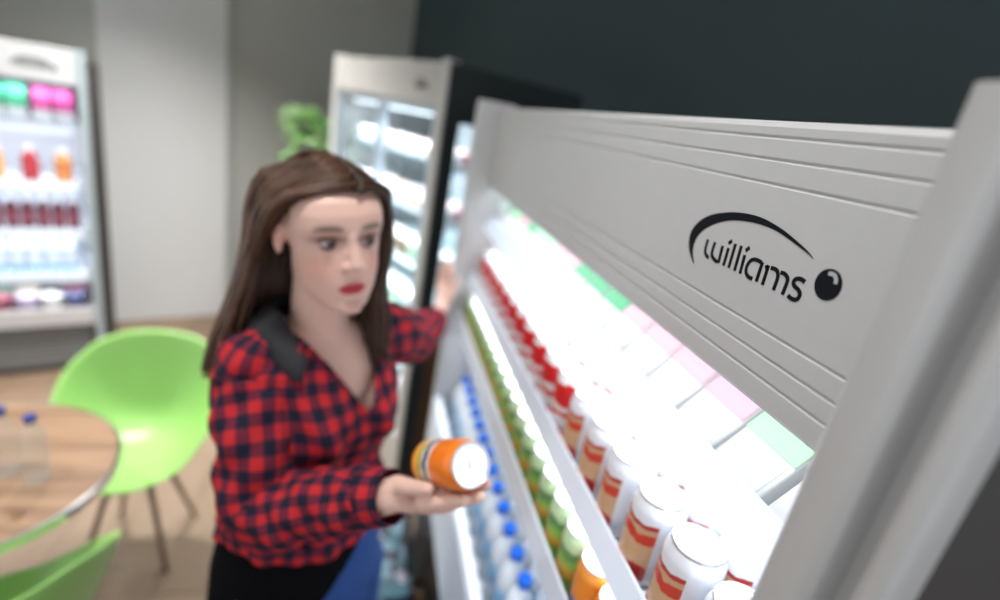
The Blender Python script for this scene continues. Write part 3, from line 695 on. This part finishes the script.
def loft_rings(rings, n=48, cap=True):
    """rings: (centre, half width along Lt, half depth along Ft [, power])"""
    v = []; f = []
    for c, w_, d_ in rings:
        c = Vector(c)
        for k in range(n):
            t = 2 * PI * k / n; v.append(c + Lt * (w_ * math.cos(t)) + Ft * (d_ * math.sin(t)))
    for j in range(len(rings) - 1):
        for k in range(n): f.append((j * n + k, j * n + (k + 1) % n, (j + 1) * n + (k + 1) % n, (j + 1) * n + k))
    if cap: f.append(tuple(range(n))[::-1]); q = (len(rings) - 1) * n; f.append(tuple(range(q, q + n)))
    return v, f
def tc_(z):   # torso axis
    return Vector((-.073 - .006 * (z - .9), .868 + .012 * (z - .9), z))
TORSO = [(.80, .150, .105), (.88, .158, .110), (.96, .152, .105), (1.04, .136, .094), (1.11, .124, .086), (1.19, .128, .090), (1.26, .138, .098), (1.32, .146, .096), (1.355, .146, .085), (1.385, .130, .072), (1.41, .095, .058), (1.43, .06, .05)]
RSH, REL, RWR = Vector((-.158, .808, 1.368)), Vector((-.116, .712, 1.178)), Vector((.0526, .6043, 1.2827))
LSH, LEL, LWR = Vector((.048, .985, 1.362)), Vector((.125, 1.215, 1.255)), Vector((.212, 1.475, 1.205))
g = G()
g.add(*loft_rings([(tc_(z), w_, d_) for z, w_, d_ in TORSO]))
for s_ in (-1, 1):
    c = tc_(1.275) + Lt * (.065 * s_) + Ft * .062; g.ell(c, (.055, .050, .055))
# neck
NB = tc_(1.42) + Ft * .004
g.tube([NB - Vector((0, 0, .03)), NB + Vector((0, 0, .02)), hl(0, -.024, -.085), hl(0, -.022, -.03)], [.060, .048, .045, .048], 24)
# arms
def limb(g, pts, rad): 
    for i in range(len(pts) - 1): g.capsule(pts[i], pts[i + 1], rad[i], rad[i + 1], 18)
limb(g, [RSH, RSH.lerp(REL, .5), REL, REL.lerp(RWR, .3), RWR], [.052, .046, .038, .040, .026])
limb(g, [LSH, LSH.lerp(LEL, .5), LEL, LEL.lerp(LWR, .3), LWR], [.052, .045, .037, .039, .026])
limb(g, [tc_(1.37) - Lt * .05, RSH], [.05, .05]); limb(g, [tc_(1.37) + Lt * .05, LSH], [.05, .05])
# legs and feet
for s_ in (-1, 1):
    hp = tc_(.86) + Lt * (.085 * s_); kn = Vector((hp.x, hp.y, .48)) + Ft * .02 + Lt * (.01 * s_); an = Vector((hp.x, hp.y, .09)) + Lt * (.01 * s_)
    limb(g, [hp, hp.lerp(kn, .5), kn, kn.lerp(an, .35), an], [.092, .078, .056, .054, .036])
    limb(g, [an - Vector((0, 0, .03)) - Ft * .02, an - Vector((0, 0, .055)) + Ft * .09, an - Vector((0, 0, .062)) + Ft * .16], [.034, .030, .024])
# right hand, gripping the can from below with the thumb along its near side
CB, CT = Vector((.1098, .6301, 1.3232)), Vector((.1514, .5379, 1.3896)); ca = (CT - CB).normalized()
dd = Vector((.0948, -.3486, -.932)); dd = (dd - ca * dd.dot(ca)).normalized()          # under side of the can
vv = Vector((-.838, -.512, -.184)); vv = (vv - ca * vv.dot(ca) - dd * vv.dot(dd)).normalized()   # side towards the camera
def onc(s_, ang, R): return CB + ca * s_ + (dd * math.cos(math.radians(ang)) + vv * math.sin(math.radians(ang))) * R
fing = [(34, 10, .100, .0105), (4, -16, .108, .0106), (-26, -44, .100, .0100), (-54, -72, .080, .0088)]
pal = []
for a0, a1, s1, fr in fing:
    k0 = onc(.002, a0 * .8, .059); pal.append(k0)
    p1 = onc(.038, a0, .0335 + fr + .013); p2 = onc(.072, (a0 + a1) / 2, .0335 + fr + .004); p3 = onc(s1, a1, .0335 + fr)
    limb(g, [k0, p1, p2, p3], [fr + .002, fr + .0005, fr - .0005, fr - .0022])
    limb(g, [RWR + (k0 - RWR) * .12, k0], [.0165, .0135])
limb(g, [pal[0], pal[3]], [.0135, .012]); limb(g, [RWR.lerp(pal[0], .5), RWR.lerp(pal[3], .5)], [.0165, .0155])
cm = RWR.lerp(pal[0], .30) + vv * .012 - dd * .012
th1 = onc(-.004, 66, .054); th2 = onc(.030, 58, .0480); th3 = onc(.062, 54, .0440)
limb(g, [cm, th1, th2, th3], [.0175, .0140, .0112, .0088])
# left hand, flat on the far post of the fridge
PW = Vector((.236, 1.545, 1.232))
limb(g, [LWR, PW], [.024, .022])
kn = []
for i, (ox, oy, sx, sy, L) in enumerate([(.014, -.004, .18, .02, .074), (-.002, .012, .04, .05, .082), (-.016, .028, -.06, .08, .076), (-.028, .044, -.16, .10, .060)]):
    k0 = Vector((.246 + ox * .35, 1.580 + oy * 1.5, 1.275 + .006 * (1 - abs(i - 1)))); kn.append(k0)
    d_ = Vector((sx * .25, sy * 1.6 + (i - 1) * .06, 1)).normalized(); fr = .0086
    p1 = k0 + d_ * L * .45; p2 = k0 + d_ * L * .75 + Vector((.002, 0, 0)); p3 = k0 + d_ * L + Vector((.004, 0, 0))
    limb(g, [k0, p1, p2, p3], [fr + .002, fr + .0005, fr - .0005, fr - .0018]); limb(g, [PW, k0], [.018, .013])
limb(g, [kn[0], kn[3]], [.012, .011])
limb(g, [PW + Vector((.004, -.012, -.005)), Vector((.254, 1.538, 1.262)), Vector((.262, 1.545, 1.290)), Vector((.276, 1.553, 1.312))], [.015, .0125, .0105, .0085])
# head: cranium, face loft, nose, ears
hax = (Lh, Fh, Uh)
g.ell(hl(0, -.012, .026), (.074, .092, .073), 32, 20, hax)
FACE = [(-.114, .010, .078, .050), (-.110, .022, .086, .030), (-.102, .035, .089, .010), (-.090, .046, .0885, -.005), (-.075, .054, .0885, -.01), (-.060, .0590, .0895, -.02), (-.045, .0625, .0885, -.02), (-.028, .0635, .0865, -.02), (-.010, .066, .0845, -.02), (.005, .068, .0850, -.02), (.020, .070, .0895, -.02), (.040, .070, .0885, -.02), (.058, .066, .081, -.02), (.074, .052, .066, -.02), (.086, .030, .040, -.02)]
v = []; f = []; nn = 40
for z, w_, yf, yb in FACE:
    cy_ = (yf + yb) / 2; dy = (yf - yb) / 2
    for k in range(nn):
        t = 2 * PI * k / nn; c_, s_ = math.cos(t), math.sin(t)
        v.append(hl(w_ * math.copysign(abs(c_) ** .85, c_), cy_ + dy * math.copysign(abs(s_) ** .95, s_), z))
for j in range(len(FACE) - 1):
    for k in range(nn): f.append((j * nn + k, j * nn + (k + 1) % nn, (j + 1) * nn + (k + 1) % nn, (j + 1) * nn + k))
f.append(tuple(range(nn))[::-1]); f.append(tuple(range((len(FACE) - 1) * nn, len(FACE) * nn)))
g.add(v, f)
g.capsule(hl(0, .0835, .014), hl(0, .1005, -.030), .0072, .0098, 14); g.ell(hl(0, .084, -.020), (.0135, .012, .022), 16, 12, hax)
for s_ in (-1, 1):
    g.ell(hl(.0100 * s_, .0935, -.034), (.0080, .0090, .0070), 14, 10, hax)
    g.ell(hl(.030 * s_, .071, .021), (.024, .012, .008), 16, 10, hax)        # brow
    g.ell(hl(.074 * s_, -.006, -.004), (.007, .016, .028), 16, 12, hax)       # ear
g.capsule(hl(-.014, .0865, -.0640), hl(.014, .0865, -.0640), .0042, .0042, 12)
g.capsule(hl(-.006, .0890, -.0635), hl(.006, .0890, -.0635), .0045, .0045, 12)
g.capsule(hl(-.010, .0870, -.0725), hl(.010, .0870, -.0725), .0055, .0055, 12)
g.ell(hl(0, .083, -.101), (.018, .012, .012), 16, 10, hax)
src = mesh('body_cage', rel(g)); tmp = bpy.data.objects.new('body_cage', src); COL.objects.link(tmp)
md = tmp.modifiers.new('remesh', 'REMESH'); md.mode = 'VOXEL'; md.voxel_size = .0028
md = tmp.modifiers.new('smooth', 'SMOOTH'); md.factor = .5; md.iterations = 8
bpy.context.view_layer.update()
dg = bpy.context.evaluated_depsgraph_get(); bmesh_ = bpy.data.meshes.new_from_object(tmp.evaluated_get(dg)); bmesh_.name = 'body'
bpy.data.objects.remove(tmp)
nv = len(bmesh_.vertices); co = np.empty(nv * 3); bmesh_.vertices.foreach_get('co', co); co = co.reshape(-1, 3)
Rh = np.array([Lh[:], Fh[:], Uh[:]]); hc = np.array((HC - BASE)[:])
q = (co - hc) @ Rh.T
x, y, z = q.T
front = (y > .03) & (np.abs(z) < .13) & (np.abs(x) < .09)
def gs(a, s): return np.exp(-(a / s) ** 2)
push = np.zeros(nv)
for s_ in (-1, 1): push += .0075 * gs(x - s_ * .031, .016) * gs(z - .001, .0095)
push += .0022 * gs(x, .022) * gs(z + .0685, .0018) + .002 * gs(x, .03) * gs(z + .086, .007)
co -= np.outer(push * front, np.array(Fh[:])); bmesh_.vertices.foreach_set('co', co.ravel())
C3 = np.tile(np.array([.70, .455, .38]), (nv, 1))
def paint(mask, c):
    global C3
    C3 = C3 * (1 - mask[:, None]) + np.array(c)[None] * mask[:, None]
fr_ = front.astype(float)
for s_ in (-1, 1):
    paint(.55 * gs(x - s_ * .046, .020) * gs(z + .036, .020) * fr_, (.62, .24, .18))            # cheeks
    paint(.80 * gs(x - s_ * .032, .021) * gs(z - .006, .0085) * fr_, (.20, .105, .09))            # lids
    paint(.95 * gs(x - s_ * .032, .0175) * gs(z - .0060, .0036) * fr_, (.03, .02, .02))         # lash line
    ax_ = np.abs(x - s_ * .031) 
    zb = .0235 - 6.0 * (np.abs(x) - .030) ** 2 + .03 * (np.abs(x) - .03)
    paint(.85 * np.clip(1 - ((x - s_ * .033) / .022) ** 4, 0, 1) * gs(z - zb, .0050) * fr_, (.060, .032, .024))
    paint(.4 * gs(np.sqrt((x - s_ * .074) ** 2 + (y + .006) ** 2 + (z + .004) ** 2), .03) * (np.abs(x) > .068), (.70, .26, .20))
lipw = np.clip(1 - (np.abs(x) / .0215) ** 2, 0, 1)
paint(np.clip(1.6 * np.exp(-np.abs((z + .0685) / (.0085 * np.sqrt(lipw) + 1e-4)) ** 4), 0, 1) * (lipw > 0) * fr_ * (y > .07), (.50, .035, .05))
paint(.8 * gs(x, .018) * gs(z + .0688, .0011) * fr_, (.16, .01, .015))
for s_ in (-1, 1): paint(.7 * gs(x - s_ * .0068, .0034) * gs(z + .0395, .0022) * fr_, (.22, .09, .07))
ca_ = bmesh_.color_attributes.new('Col', 'FLOAT_COLOR', 'POINT'); ca_.data.foreach_set('color', np.c_[C3, np.ones(nv)].ravel())
skin = attr_mat('skin', .48, .12)
bmesh_.materials.clear()
obj('body', bmesh_, skin, person, smooth=True)
# eyes
for s_ in (-1, 1):
    ge = G().ell((0, 0, 0), (.0122, .0122, .0122), 28, 20); e = mesh('eye', ge)
    P = np.array([p.co[:] for p in e.vertices]); c = np.tile(np.array([.42, .40, .40]), (len(P), 1)); r_ = np.hypot(P[:, 0] - .001, P[:, 2])
    c[r_ < .0068] = (.045, .045, .055); c[r_ < .0026] = (.005, .005, .005)
    lid = (P[:, 2] > .0044 - .22 * np.abs(P[:, 0])) | (P[:, 2] < -.0048 + .2 * np.abs(P[:, 0])); c[lid] = (.18, .10, .08)
    a = e.color_attributes.new('Col', 'FLOAT_COLOR', 'POINT'); a.data.foreach_set('color', np.c_[c, np.ones(len(P))].ravel())
    o = obj('eye', e, MATS.setdefault('eye', attr_mat('eye', .15)), person, smooth=True)
    M3 = Matrix((Lh, Fh, Uh)).transposed(); M4 = M3.to_4x4(); M4.translation = hl(.031 * s_, .0722, .0005) - BASE; o.matrix_local = M4

# ---- clothing
def plaid():
    m = bpy.data.materials.new('red_navy_check'); m.use_nodes = True; nt = m.node_tree; b = nt.nodes['Principled BSDF']; b.inputs['Roughness'].default_value = .85
    b.inputs['Specular IOR Level'].default_value = .2
    uv = nt.nodes.new('ShaderNodeAttribute'); uv.attribute_name = 'weave'; sp = nt.nodes.new('ShaderNodeSeparateXYZ'); nt.links.new(uv.outputs['Vector'], sp.inputs[0])
    def N(op, a, b_=None, c=None):
        q = nt.nodes.new('ShaderNodeMath'); q.operation = op
        for i, k in enumerate((a, b_, c)):
            if k is None: continue
            if isinstance(k, (int, float)): q.inputs[i].default_value = k
            else: nt.links.new(k, q.inputs[i])
        return q.outputs[0]
    def stripe(src):
        p = N('DIVIDE', src, .0335); fr = N('FRACT', p); d = N('ABSOLUTE', N('SUBTRACT', fr, .5))
        return N('SUBTRACT', 1.0, N('SMOOTH_MIN', N('MAXIMUM', N('MULTIPLY', N('SUBTRACT', d, .22), 14), 0), 1.0, .05))
    tot = N('DIVIDE', N('ADD', stripe(sp.outputs['X']), stripe(sp.outputs['Y'])), 2)
    r = nt.nodes.new('ShaderNodeValToRGB'); el = r.color_ramp.elements
    el[0].position = .04; el[0].color = (.42, .017, .021, 1); el[1].position = 1.0; el[1].color = (.008, .009, .022, 1)
    e = el.new(.5); e.color = (.115, .012, .028, 1); e = el.new(.62); e.color = (.075, .011, .026, 1)
    nt.links.new(tot, r.inputs[0]); nt.links.new(r.outputs[0], b.inputs['Base Color']); return m
PL = plaid()
def weave(me, W_):
    a = me.attributes.new('weave', 'FLOAT_VECTOR', 'POINT'); a.data.foreach_set('vector', np.array(W_, dtype=float).ravel())
def cloth(name, V, F, Wv, m, keep=None, solid=.003, wr=.004, parent=person):
    me = bpy.data.meshes.new(name); V = [Vector(p) for p in V]
    rs = random.Random(3)
    if keep: F = [q for q in F if keep(sum((V[i] for i in q), Vector()) / len(q))]
    me.from_pydata([tuple(p - BASE) for p in V], [], F)
    if Wv is not None: weave(me, Wv)
    bm = bmesh.new(); bm.from_mesh(me); bmesh.ops.delete(bm, geom=[v for v in bm.verts if not v.link_faces], context='VERTS'); bmesh.ops.recalc_face_normals(bm, faces=bm.faces); bm.to_mesh(me); bm.free()
    return obj(name, me, m, parent, smooth=True, solid=solid)
def interp(tab, z):
    T = np.array(tab); return [float(np.interp(z, T[:, 0], T[:, k])) for k in range(1, T.shape[1])]
SHIRT = [(1.005, .168, .128), (1.04, .164, .124), (1.08, .155, .116), (1.13, .144, .107), (1.19, .147, .110), (1.26, .160, .122), (1.31, .164, .114), (1.345, .164, .102), (1.378, .154, .090), (1.400, .130, .080), (1.418, .096, .070), (1.430, .078, .064)]
n = 260; zs = np.linspace(1.035, 1.430, 160); V = []; F = []; Wv = []
for j, z_ in enumerate(zs):
    w_, d_ = interp(SHIRT, z_)
    for k in range(n):
        t = 2 * PI * k / n; c_, s_ = math.cos(t), math.sin(t)
        dep = d_
        p = tc_(z_) + Lt * (w_ * c_) + Ft * (dep * s_)
        if s_ > 0:
            for sg in (-1, 1): p += Ft * (.034 * math.exp(-((w_ * c_ - sg * .066) / .048) ** 2 - ((z_ - 1.275) / .055) ** 2))
        fold = .0045 * math.sin(9 * t + 22 * z_) * (.4 + .9 * math.exp(-((z_ - 1.12) / .09) ** 2)) + .003 * math.sin(17 * t - 40 * z_)
        hem = .020 * math.cos(2 * t) * max(0, 1 - (z_ - 1.03) / .09)
        p += (Lt * c_ + Ft * s_) * fold + Vector((0, 0, hem))
        V.append(p); Wv.append((t * .150 * 1.05, z_ * 1.0, 0))
for j in range(len(zs) - 1):
    for k in range(n): F.append((j * n + k, j * n + (k + 1) % n, (j + 1) * n + (k + 1) % n, (j + 1) * n + k))
def keep_shirt(p):
    r_ = p - tc_(p.z); l = r_.dot(Lt); fr2 = r_.dot(Ft)
    if fr2 > 0 and p.z > 1.300 and abs(l - .022) < (p.z - 1.300) * .66: return False
    return True
# the seam of the angle coordinate is at the far side, hidden by the arm
shirt = cloth('checked_shirt', V, F, Wv, PL, keep_shirt)
def sleeve(pts, rad, name, twist=0., seedv=0):
    # smooth path
    P = []; Rr = []
    m_ = len(pts)
    for i in range(m_ - 1):
        a, b, c, d = pts[max(i - 1, 0)], pts[i], pts[i + 1], pts[min(i + 2, m_ - 1)]
        for k in range(14):
            t = k / 14; P.append(.5 * (2 * b + (c - a) * t + (2 * a - 5 * b + 4 * c - d) * t * t + (3 * b - a - 3 * c + d) * t ** 3)); Rr.append(rad[i] * (1 - t) + rad[i + 1] * t)
    P.append(pts[-1]); Rr.append(rad[-1])
    nn = 44; V = []; Wv = []; F = []; u = Vector((0, 0, 1)); Ld = 0
    T = [(P[min(i + 1, len(P) - 1)] - P[max(i - 1, 0)]).normalized() for i in range(len(P))]
    u = Ft.copy()
    for i in range(len(P)):
        if i: Ld += (P[i] - P[i - 1]).length
        u = (u - T[i] * u.dot(T[i])).normalized(); w_ = T[i].cross(u)
        for k in range(nn):
            a = 2 * PI * k / nn + twist
            rr = Rr[i] + .0035 * math.sin(3 * a + Ld * 60 + seedv) * min(1, Ld * 8) + .0025 * math.sin(5 * a - Ld * 95)
            V.append(P[i] + (u * math.cos(a) + w_ * math.sin(a)) * rr); Wv.append((a * .059, Ld, 0))
    for j in range(len(P) - 1):
        for k in range(nn): F.append((j * nn + k, j * nn + (k + 1) % nn, (j + 1) * nn + (k + 1) % nn, (j + 1) * nn + k))
    return cloth(name, V, F, Wv, PL, parent=shirt)
RCU = REL.lerp(RWR, .90); LCU = LEL.lerp(LWR, .90)
sleeve([RSH + Vector((.012, .006, .056)), RSH + Vector((.008, .004, .044)), RSH + Vector((.002, 0, .020)), RSH + Vector((-.002, 0, -.02)), RSH.lerp(REL, .5) + Vector((-.006, -.004, 0)), REL + Vector((-.008, -.004, -.006)), REL.lerp(RWR, .45) - Vector((0, 0, .006)), RCU], [.008, .036, .056, .064, .063, .055, .051, .039], 'sleeve', 0)
sleeve([tc_(1.36) + Lt * .085, LSH, LSH.lerp(LEL, .5), LEL + Vector((0, 0, -.008)), LEL.lerp(LWR, .5), LCU], [.062, .063, .058, .052, .048, .038], 'sleeve', 0, 2.)
for a, b, r_ in ((REL, RWR, .0385), (LEL, LWR, .0375)):
    d_ = (b - a).normalized(); V = []; F = []; Wv = []; nn = 40; u = Vector((0, 0, 1)); u = (u - d_ * u.dot(d_)).normalized(); w_ = d_.cross(u); c0 = a.lerp(b, .86)
    for j in range(5):
        for k in range(nn):
            t = 2 * PI * k / nn; V.append(c0 + d_ * (.011 * j) + (u * math.cos(t) + w_ * math.sin(t)) * (r_ + .003 - .0012 * j)); Wv.append((.011 * j + .01, t * .04, 0))
    for j in range(4):
        for k in range(nn): F.append((j * nn + k, j * nn + (k + 1) % nn, (j + 1) * nn + (k + 1) % nn, (j + 1) * nn + k))
    cloth('cuff', V, F, Wv, PL, parent=shirt)
# collar: stands at the neck and folds over the shirt, black lining outwards
cm_ = mat('black_collar_cloth', (.012, .013, .016), .8, noise=.3, nscale=120)
V = []; F = []; ns = 48
for i in range(ns + 1):
    t = i / ns; a = math.radians(-250 + 320 * t)      # from her right front round the back to her left front
    ang = math.radians(90) + (t - .5) * math.radians(-268) + PI
    c_, s_ = math.cos(ang), math.sin(ang)
    drop = max(0, s_) ** 1.5
    zc = 1.434 - .085 * drop
    rw, rd = .066 + .012 * drop, .060 + .030 * drop
    base = tc_(1.44) + Ft * .004
    def pt(r, z_, k=1.): return Vector((base.x, base.y, 0)) + Lt * (rw * c_ + r * c_) + Ft * (rd * s_ + r * s_) + Vector((0, 0, z_))
    V += [pt(.004, zc - .006), pt(.006, zc + .022 * (1 - .6 * drop)), pt(.016, zc + .026 * (1 - .6 * drop)), pt(.034, zc + .006), pt(.050, zc - .016 + .004 * drop)]
for i in range(ns):
    for k in range(4): F.append((i * 5 + k, i * 5 + k + 1, (i + 1) * 5 + k + 1, (i + 1) * 5 + k))
cloth('collar', V, F, None, cm_, parent=shirt, solid=.002)
# black vest hem below the shirt, jeans, shoes
n = 180
def band(z0_, z1_, tabl, grow, m, name, keep=None, parent=person):
    V = []; F = []; zz = np.linspace(z0_, z1_, 90)
    for z_ in zz:
        w_, d_ = interp(tabl, z_)
        for k in range(n):
            t = 2 * PI * k / n; V.append(tc_(z_) + Lt * ((w_ + grow) * math.cos(t)) + Ft * ((d_ + grow) * math.sin(t)))
    for j in range(len(zz) - 1):
        for k in range(n): F.append((j * n + k, j * n + (k + 1) % n, (j + 1) * n + (k + 1) % n, (j + 1) * n + k))
    return cloth(name, V, F, None, m, keep, parent=parent)
def keep_vest(p):
    r_ = p - tc_(p.z); return p.z > .85 + 1.3 * max(0, r_.dot(Ft) * .6 + r_.dot(Lt) * .8 + .02)
band(.80, 1.10, TORSO, .021, mat('black_vest_cloth', (.004, .004, .005), .95, spec=.05), 'black_vest', keep_vest)
jm = mat('blue_denim', (.008, .050, .20), .8, noise=.25, nscale=60)
gj = G(); gj.add(*loft_rings([(tc_(z_), w_ + .014, d_ + .014) for z_, w_, d_ in [(.78, .150, .10)] + TORSO[:4]]))
for s_ in (-1, 1):
    hp = tc_(.86) + Lt * (.085 * s_); kn_ = Vector((hp.x, hp.y, .48)) + Ft * .02 + Lt * (.01 * s_); an = Vector((hp.x, hp.y, .09)) + Lt * (.01 * s_)
    gj.tube([hp, hp.lerp(kn_, .5), kn_, kn_.lerp(an, .4), an + Vector((0, 0, .01))], [.104, .091, .070, .066, .054], 28)
jsrc = mesh('jeans_cage', rel(gj)); tmp = bpy.data.objects.new('jeans_cage', jsrc); COL.objects.link(tmp)
md = tmp.modifiers.new('remesh', 'REMESH'); md.mode = 'VOXEL'; md.voxel_size = .008
md = tmp.modifiers.new('smooth', 'SMOOTH'); md.factor = .5; md.iterations = 5
bpy.context.view_layer.update(); dg = bpy.context.evaluated_depsgraph_get(); jme = bpy.data.meshes.new_from_object(tmp.evaluated_get(dg)); jme.name = 'jeans'; bpy.data.objects.remove(tmp); jme.materials.clear()
obj('jeans', jme, jm, person, smooth=True)
for s_ in (-1, 1):
    an = tc_(.86) + Lt * (.095 * s_); an.z = .05
    gs_ = G(); gs_.ell(an + Ft * .05 - Vector((0, 0, .005)), (.048, .135, .046), 24, 14, (Lt, Ft, Vector((0, 0, 1)))); gs_.ell(an - Ft * .03 + Vector((0, 0, .015)), (.044, .05, .055), 20, 12, (Lt, Ft, Vector((0, 0, 1))))
    for i, p in enumerate(gs_.v): gs_.v[i] = (p[0], p[1], max(p[2], .0))
    obj('shoe', rel(gs_), mat('black_leather', (.01, .01, .01), .4), person, smooth=True)

# ---- hair
def hair_mat():
    m = bpy.data.materials.new('brown_hair'); m.use_nodes = True; nt = m.node_tree; b = nt.nodes['Principled BSDF']; b.inputs['Roughness'].default_value = .42; b.inputs['Specular IOR Level'].default_value = .35
    a = nt.nodes.new('ShaderNodeAttribute'); a.attribute_name = 'Col'; nt.links.new(a.outputs['Color'], b.inputs['Base Color']); return m
HM = hair_mat()
gh = G(); cols = []
def scalp(a, b, off):
    """a: angle round from face forward, b: elevation; point on the scalp shell"""
    return (( .0765 + off) * math.sin(a) * math.cos(b), -.012 + (.0965 + off) * math.cos(a) * math.cos(b), .034 + (.083 + off) * math.sin(b))
# under-cap
cap = G().ell(hl(0, -.016, .028), (.0790, .0985, .0800), 80, 60, hax)
fk = []
for q_ in cap.f:
    c = sum((Vector(cap.v[i]) for i in q_), Vector()) / len(q_) - HC; lx, ly, lz = c.dot(Lh), c.dot(Fh), c.dot(Uh)
    if (ly > .0 and lz < .058 - .55 * max(0, abs(lx) - .030) and ly > -.01 + .0) and lz < .10 and (ly > .012 or lz < .02): continue
    if lz < -.02 and ly > -.03: continue
    fk.append(q_)
gh.add(cap.v, fk); cols += [(.034, .0155, .009)] * len(cap.v)
hr = random.Random(11)
def lock(ctrl, r0, col, seg=18):
    P = []
    m_ = len(ctrl)
    for i in range(m_ - 1):
        a, b, c, d = ctrl[max(i - 1, 0)], ctrl[i], ctrl[i + 1], ctrl[min(i + 2, m_ - 1)]
        k_ = max(3, seg // (m_ - 1))
        for k in range(k_):
            t = k / k_; P.append(.5 * (2 * b + (c - a) * t + (2 * a - 5 * b + 4 * c - d) * t * t + (3 * b - a - 3 * c + d) * t ** 3))
    P.append(ctrl[-1]); L_ = len(P)
    rad = [r0 * (.55 + .45 * min(1, i / 4)) * (1 - .80 * max(0, (i / L_ - .65) / .35)) for i in range(L_)]
    n0 = len(gh.v); gh.tube(P, rad, 5); cols.extend([col] * (len(gh.v) - n0))
def hv(p): return hl(*p)
for side in (-1, 1):
    for i in range(210):
        t = (i + hr.random()) / 210                # along the parting, front to back
        a_part = math.radians(8 + 150 * t)         # parting starts above the forehead
        depth = hr.random()
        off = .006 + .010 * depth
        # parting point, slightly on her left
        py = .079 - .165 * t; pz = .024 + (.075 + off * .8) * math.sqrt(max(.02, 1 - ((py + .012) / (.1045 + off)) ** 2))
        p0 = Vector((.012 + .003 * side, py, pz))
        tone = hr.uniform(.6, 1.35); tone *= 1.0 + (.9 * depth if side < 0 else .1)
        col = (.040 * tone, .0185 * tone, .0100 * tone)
        w_ = t
        if side < 0:    # her right: swept back over the ear, falling behind the near shoulder
            ear_y = .020 - .11 * w_ + hr.uniform(-.01, .01)
            p1 = Vector((-.056 - off, .054 - .135 * w_, .076 - .010 * (1 - w_)))
            p2 = Vector((-.0785 - off, .016 - .090 * w_, .026)) if w_ < .6 else Vector((-.068 - off, -.05 - .05 * w_, .022))
            p3 = Vector((-.082 - off, -.040 - .045 * w_, -.030 + hr.uniform(-.01, .01)))
            p4 = Vector((-.088 - .022 * depth - .012 * (1 - w_), -.062 - .045 * w_ + hr.uniform(-.012, .012), -.105))
            e = hr.uniform(0, 1)
            p5 = Vector((-.108 - .045 * depth, -.080 - .050 * w_ + hr.uniform(-.02, .02), -.185 - .03 * e))
            p6 = Vector((-.106 - .056 * depth + hr.uniform(-.01, .01), -.090 - .05 * w_, -.235 - .045 * e))
        else:           # her left: falls past the cheek in front of the far shoulder
            p1 = Vector((.056 + off, .058 - .125 * w_, .068))
            p2 = Vector((.0785 + off, .034 - .100 * w_, .026))
            p3 = Vector((.0800 + off, .030 - .105 * w_, -.040))
            p4 = Vector((.074 + .018 * depth, .026 - .095 * w_, -.105))
            e = hr.uniform(0, 1)
            p5 = Vector((.070 + .030 * depth, .030 - .085 * w_, -.165 - .02 * e))
            p6 = Vector((.064 + .030 * depth, .036 - .075 * w_, -.205 - .05 * e))
        j = .004
        C = [hv(p + Vector((hr.uniform(-j, j), hr.uniform(-j, j), hr.uniform(-j, j)))) for p in (p0, p1, p2, p3, p4, p5, p6)]
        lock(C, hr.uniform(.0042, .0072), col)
# hair closing the back of the head
for i in range(120):
    u_ = hr.uniform(-1, 1); off = .008 + .008 * hr.random(); tone = hr.uniform(.55, 1.2); col = (.050 * tone, .023 * tone, .0125 * tone); e = hr.random()
    C = [hv(p) for p in (Vector((.01 + u_ * .02, -.06, .112)), Vector((u_ * .055, -.103 - off, .055)), Vector((u_ * .070, -.104 - off + .02 * abs(u_), -.02)), Vector((u_ * .080 - .012, -.100 + .015 * abs(u_), -.10)), Vector((u_ * .085 - .030, -.105, -.18)), Vector((u_ * .085 - .04, -.105, -.24 - .05 * e)))]
    lock(C, hr.uniform(.006, .009), col)
hme = bpy.data.meshes.new('hair'); hme.from_pydata([tuple(Vector(p) - BASE) for p in gh.v], [], gh.f)
a = hme.color_attributes.new('Col', 'FLOAT_COLOR', 'POINT'); a.data.foreach_set('color', np.c_[np.array(cols), np.ones(len(cols))].ravel())
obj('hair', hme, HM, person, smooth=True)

# ------------------------------------------------------------------ the can in her hand
hc_ = make_can('orange soda can with silver lid held in the woman\'s hand', orange_hand, n=40)
zax = ca; xax = Vector((0, 0, 1)).cross(zax).normalized(); yax = zax.cross(xax)
M4 = Matrix((xax, yax, zax)).transposed().to_4x4(); M4.translation = CB + ca * .002; hc_.matrix_world = M4
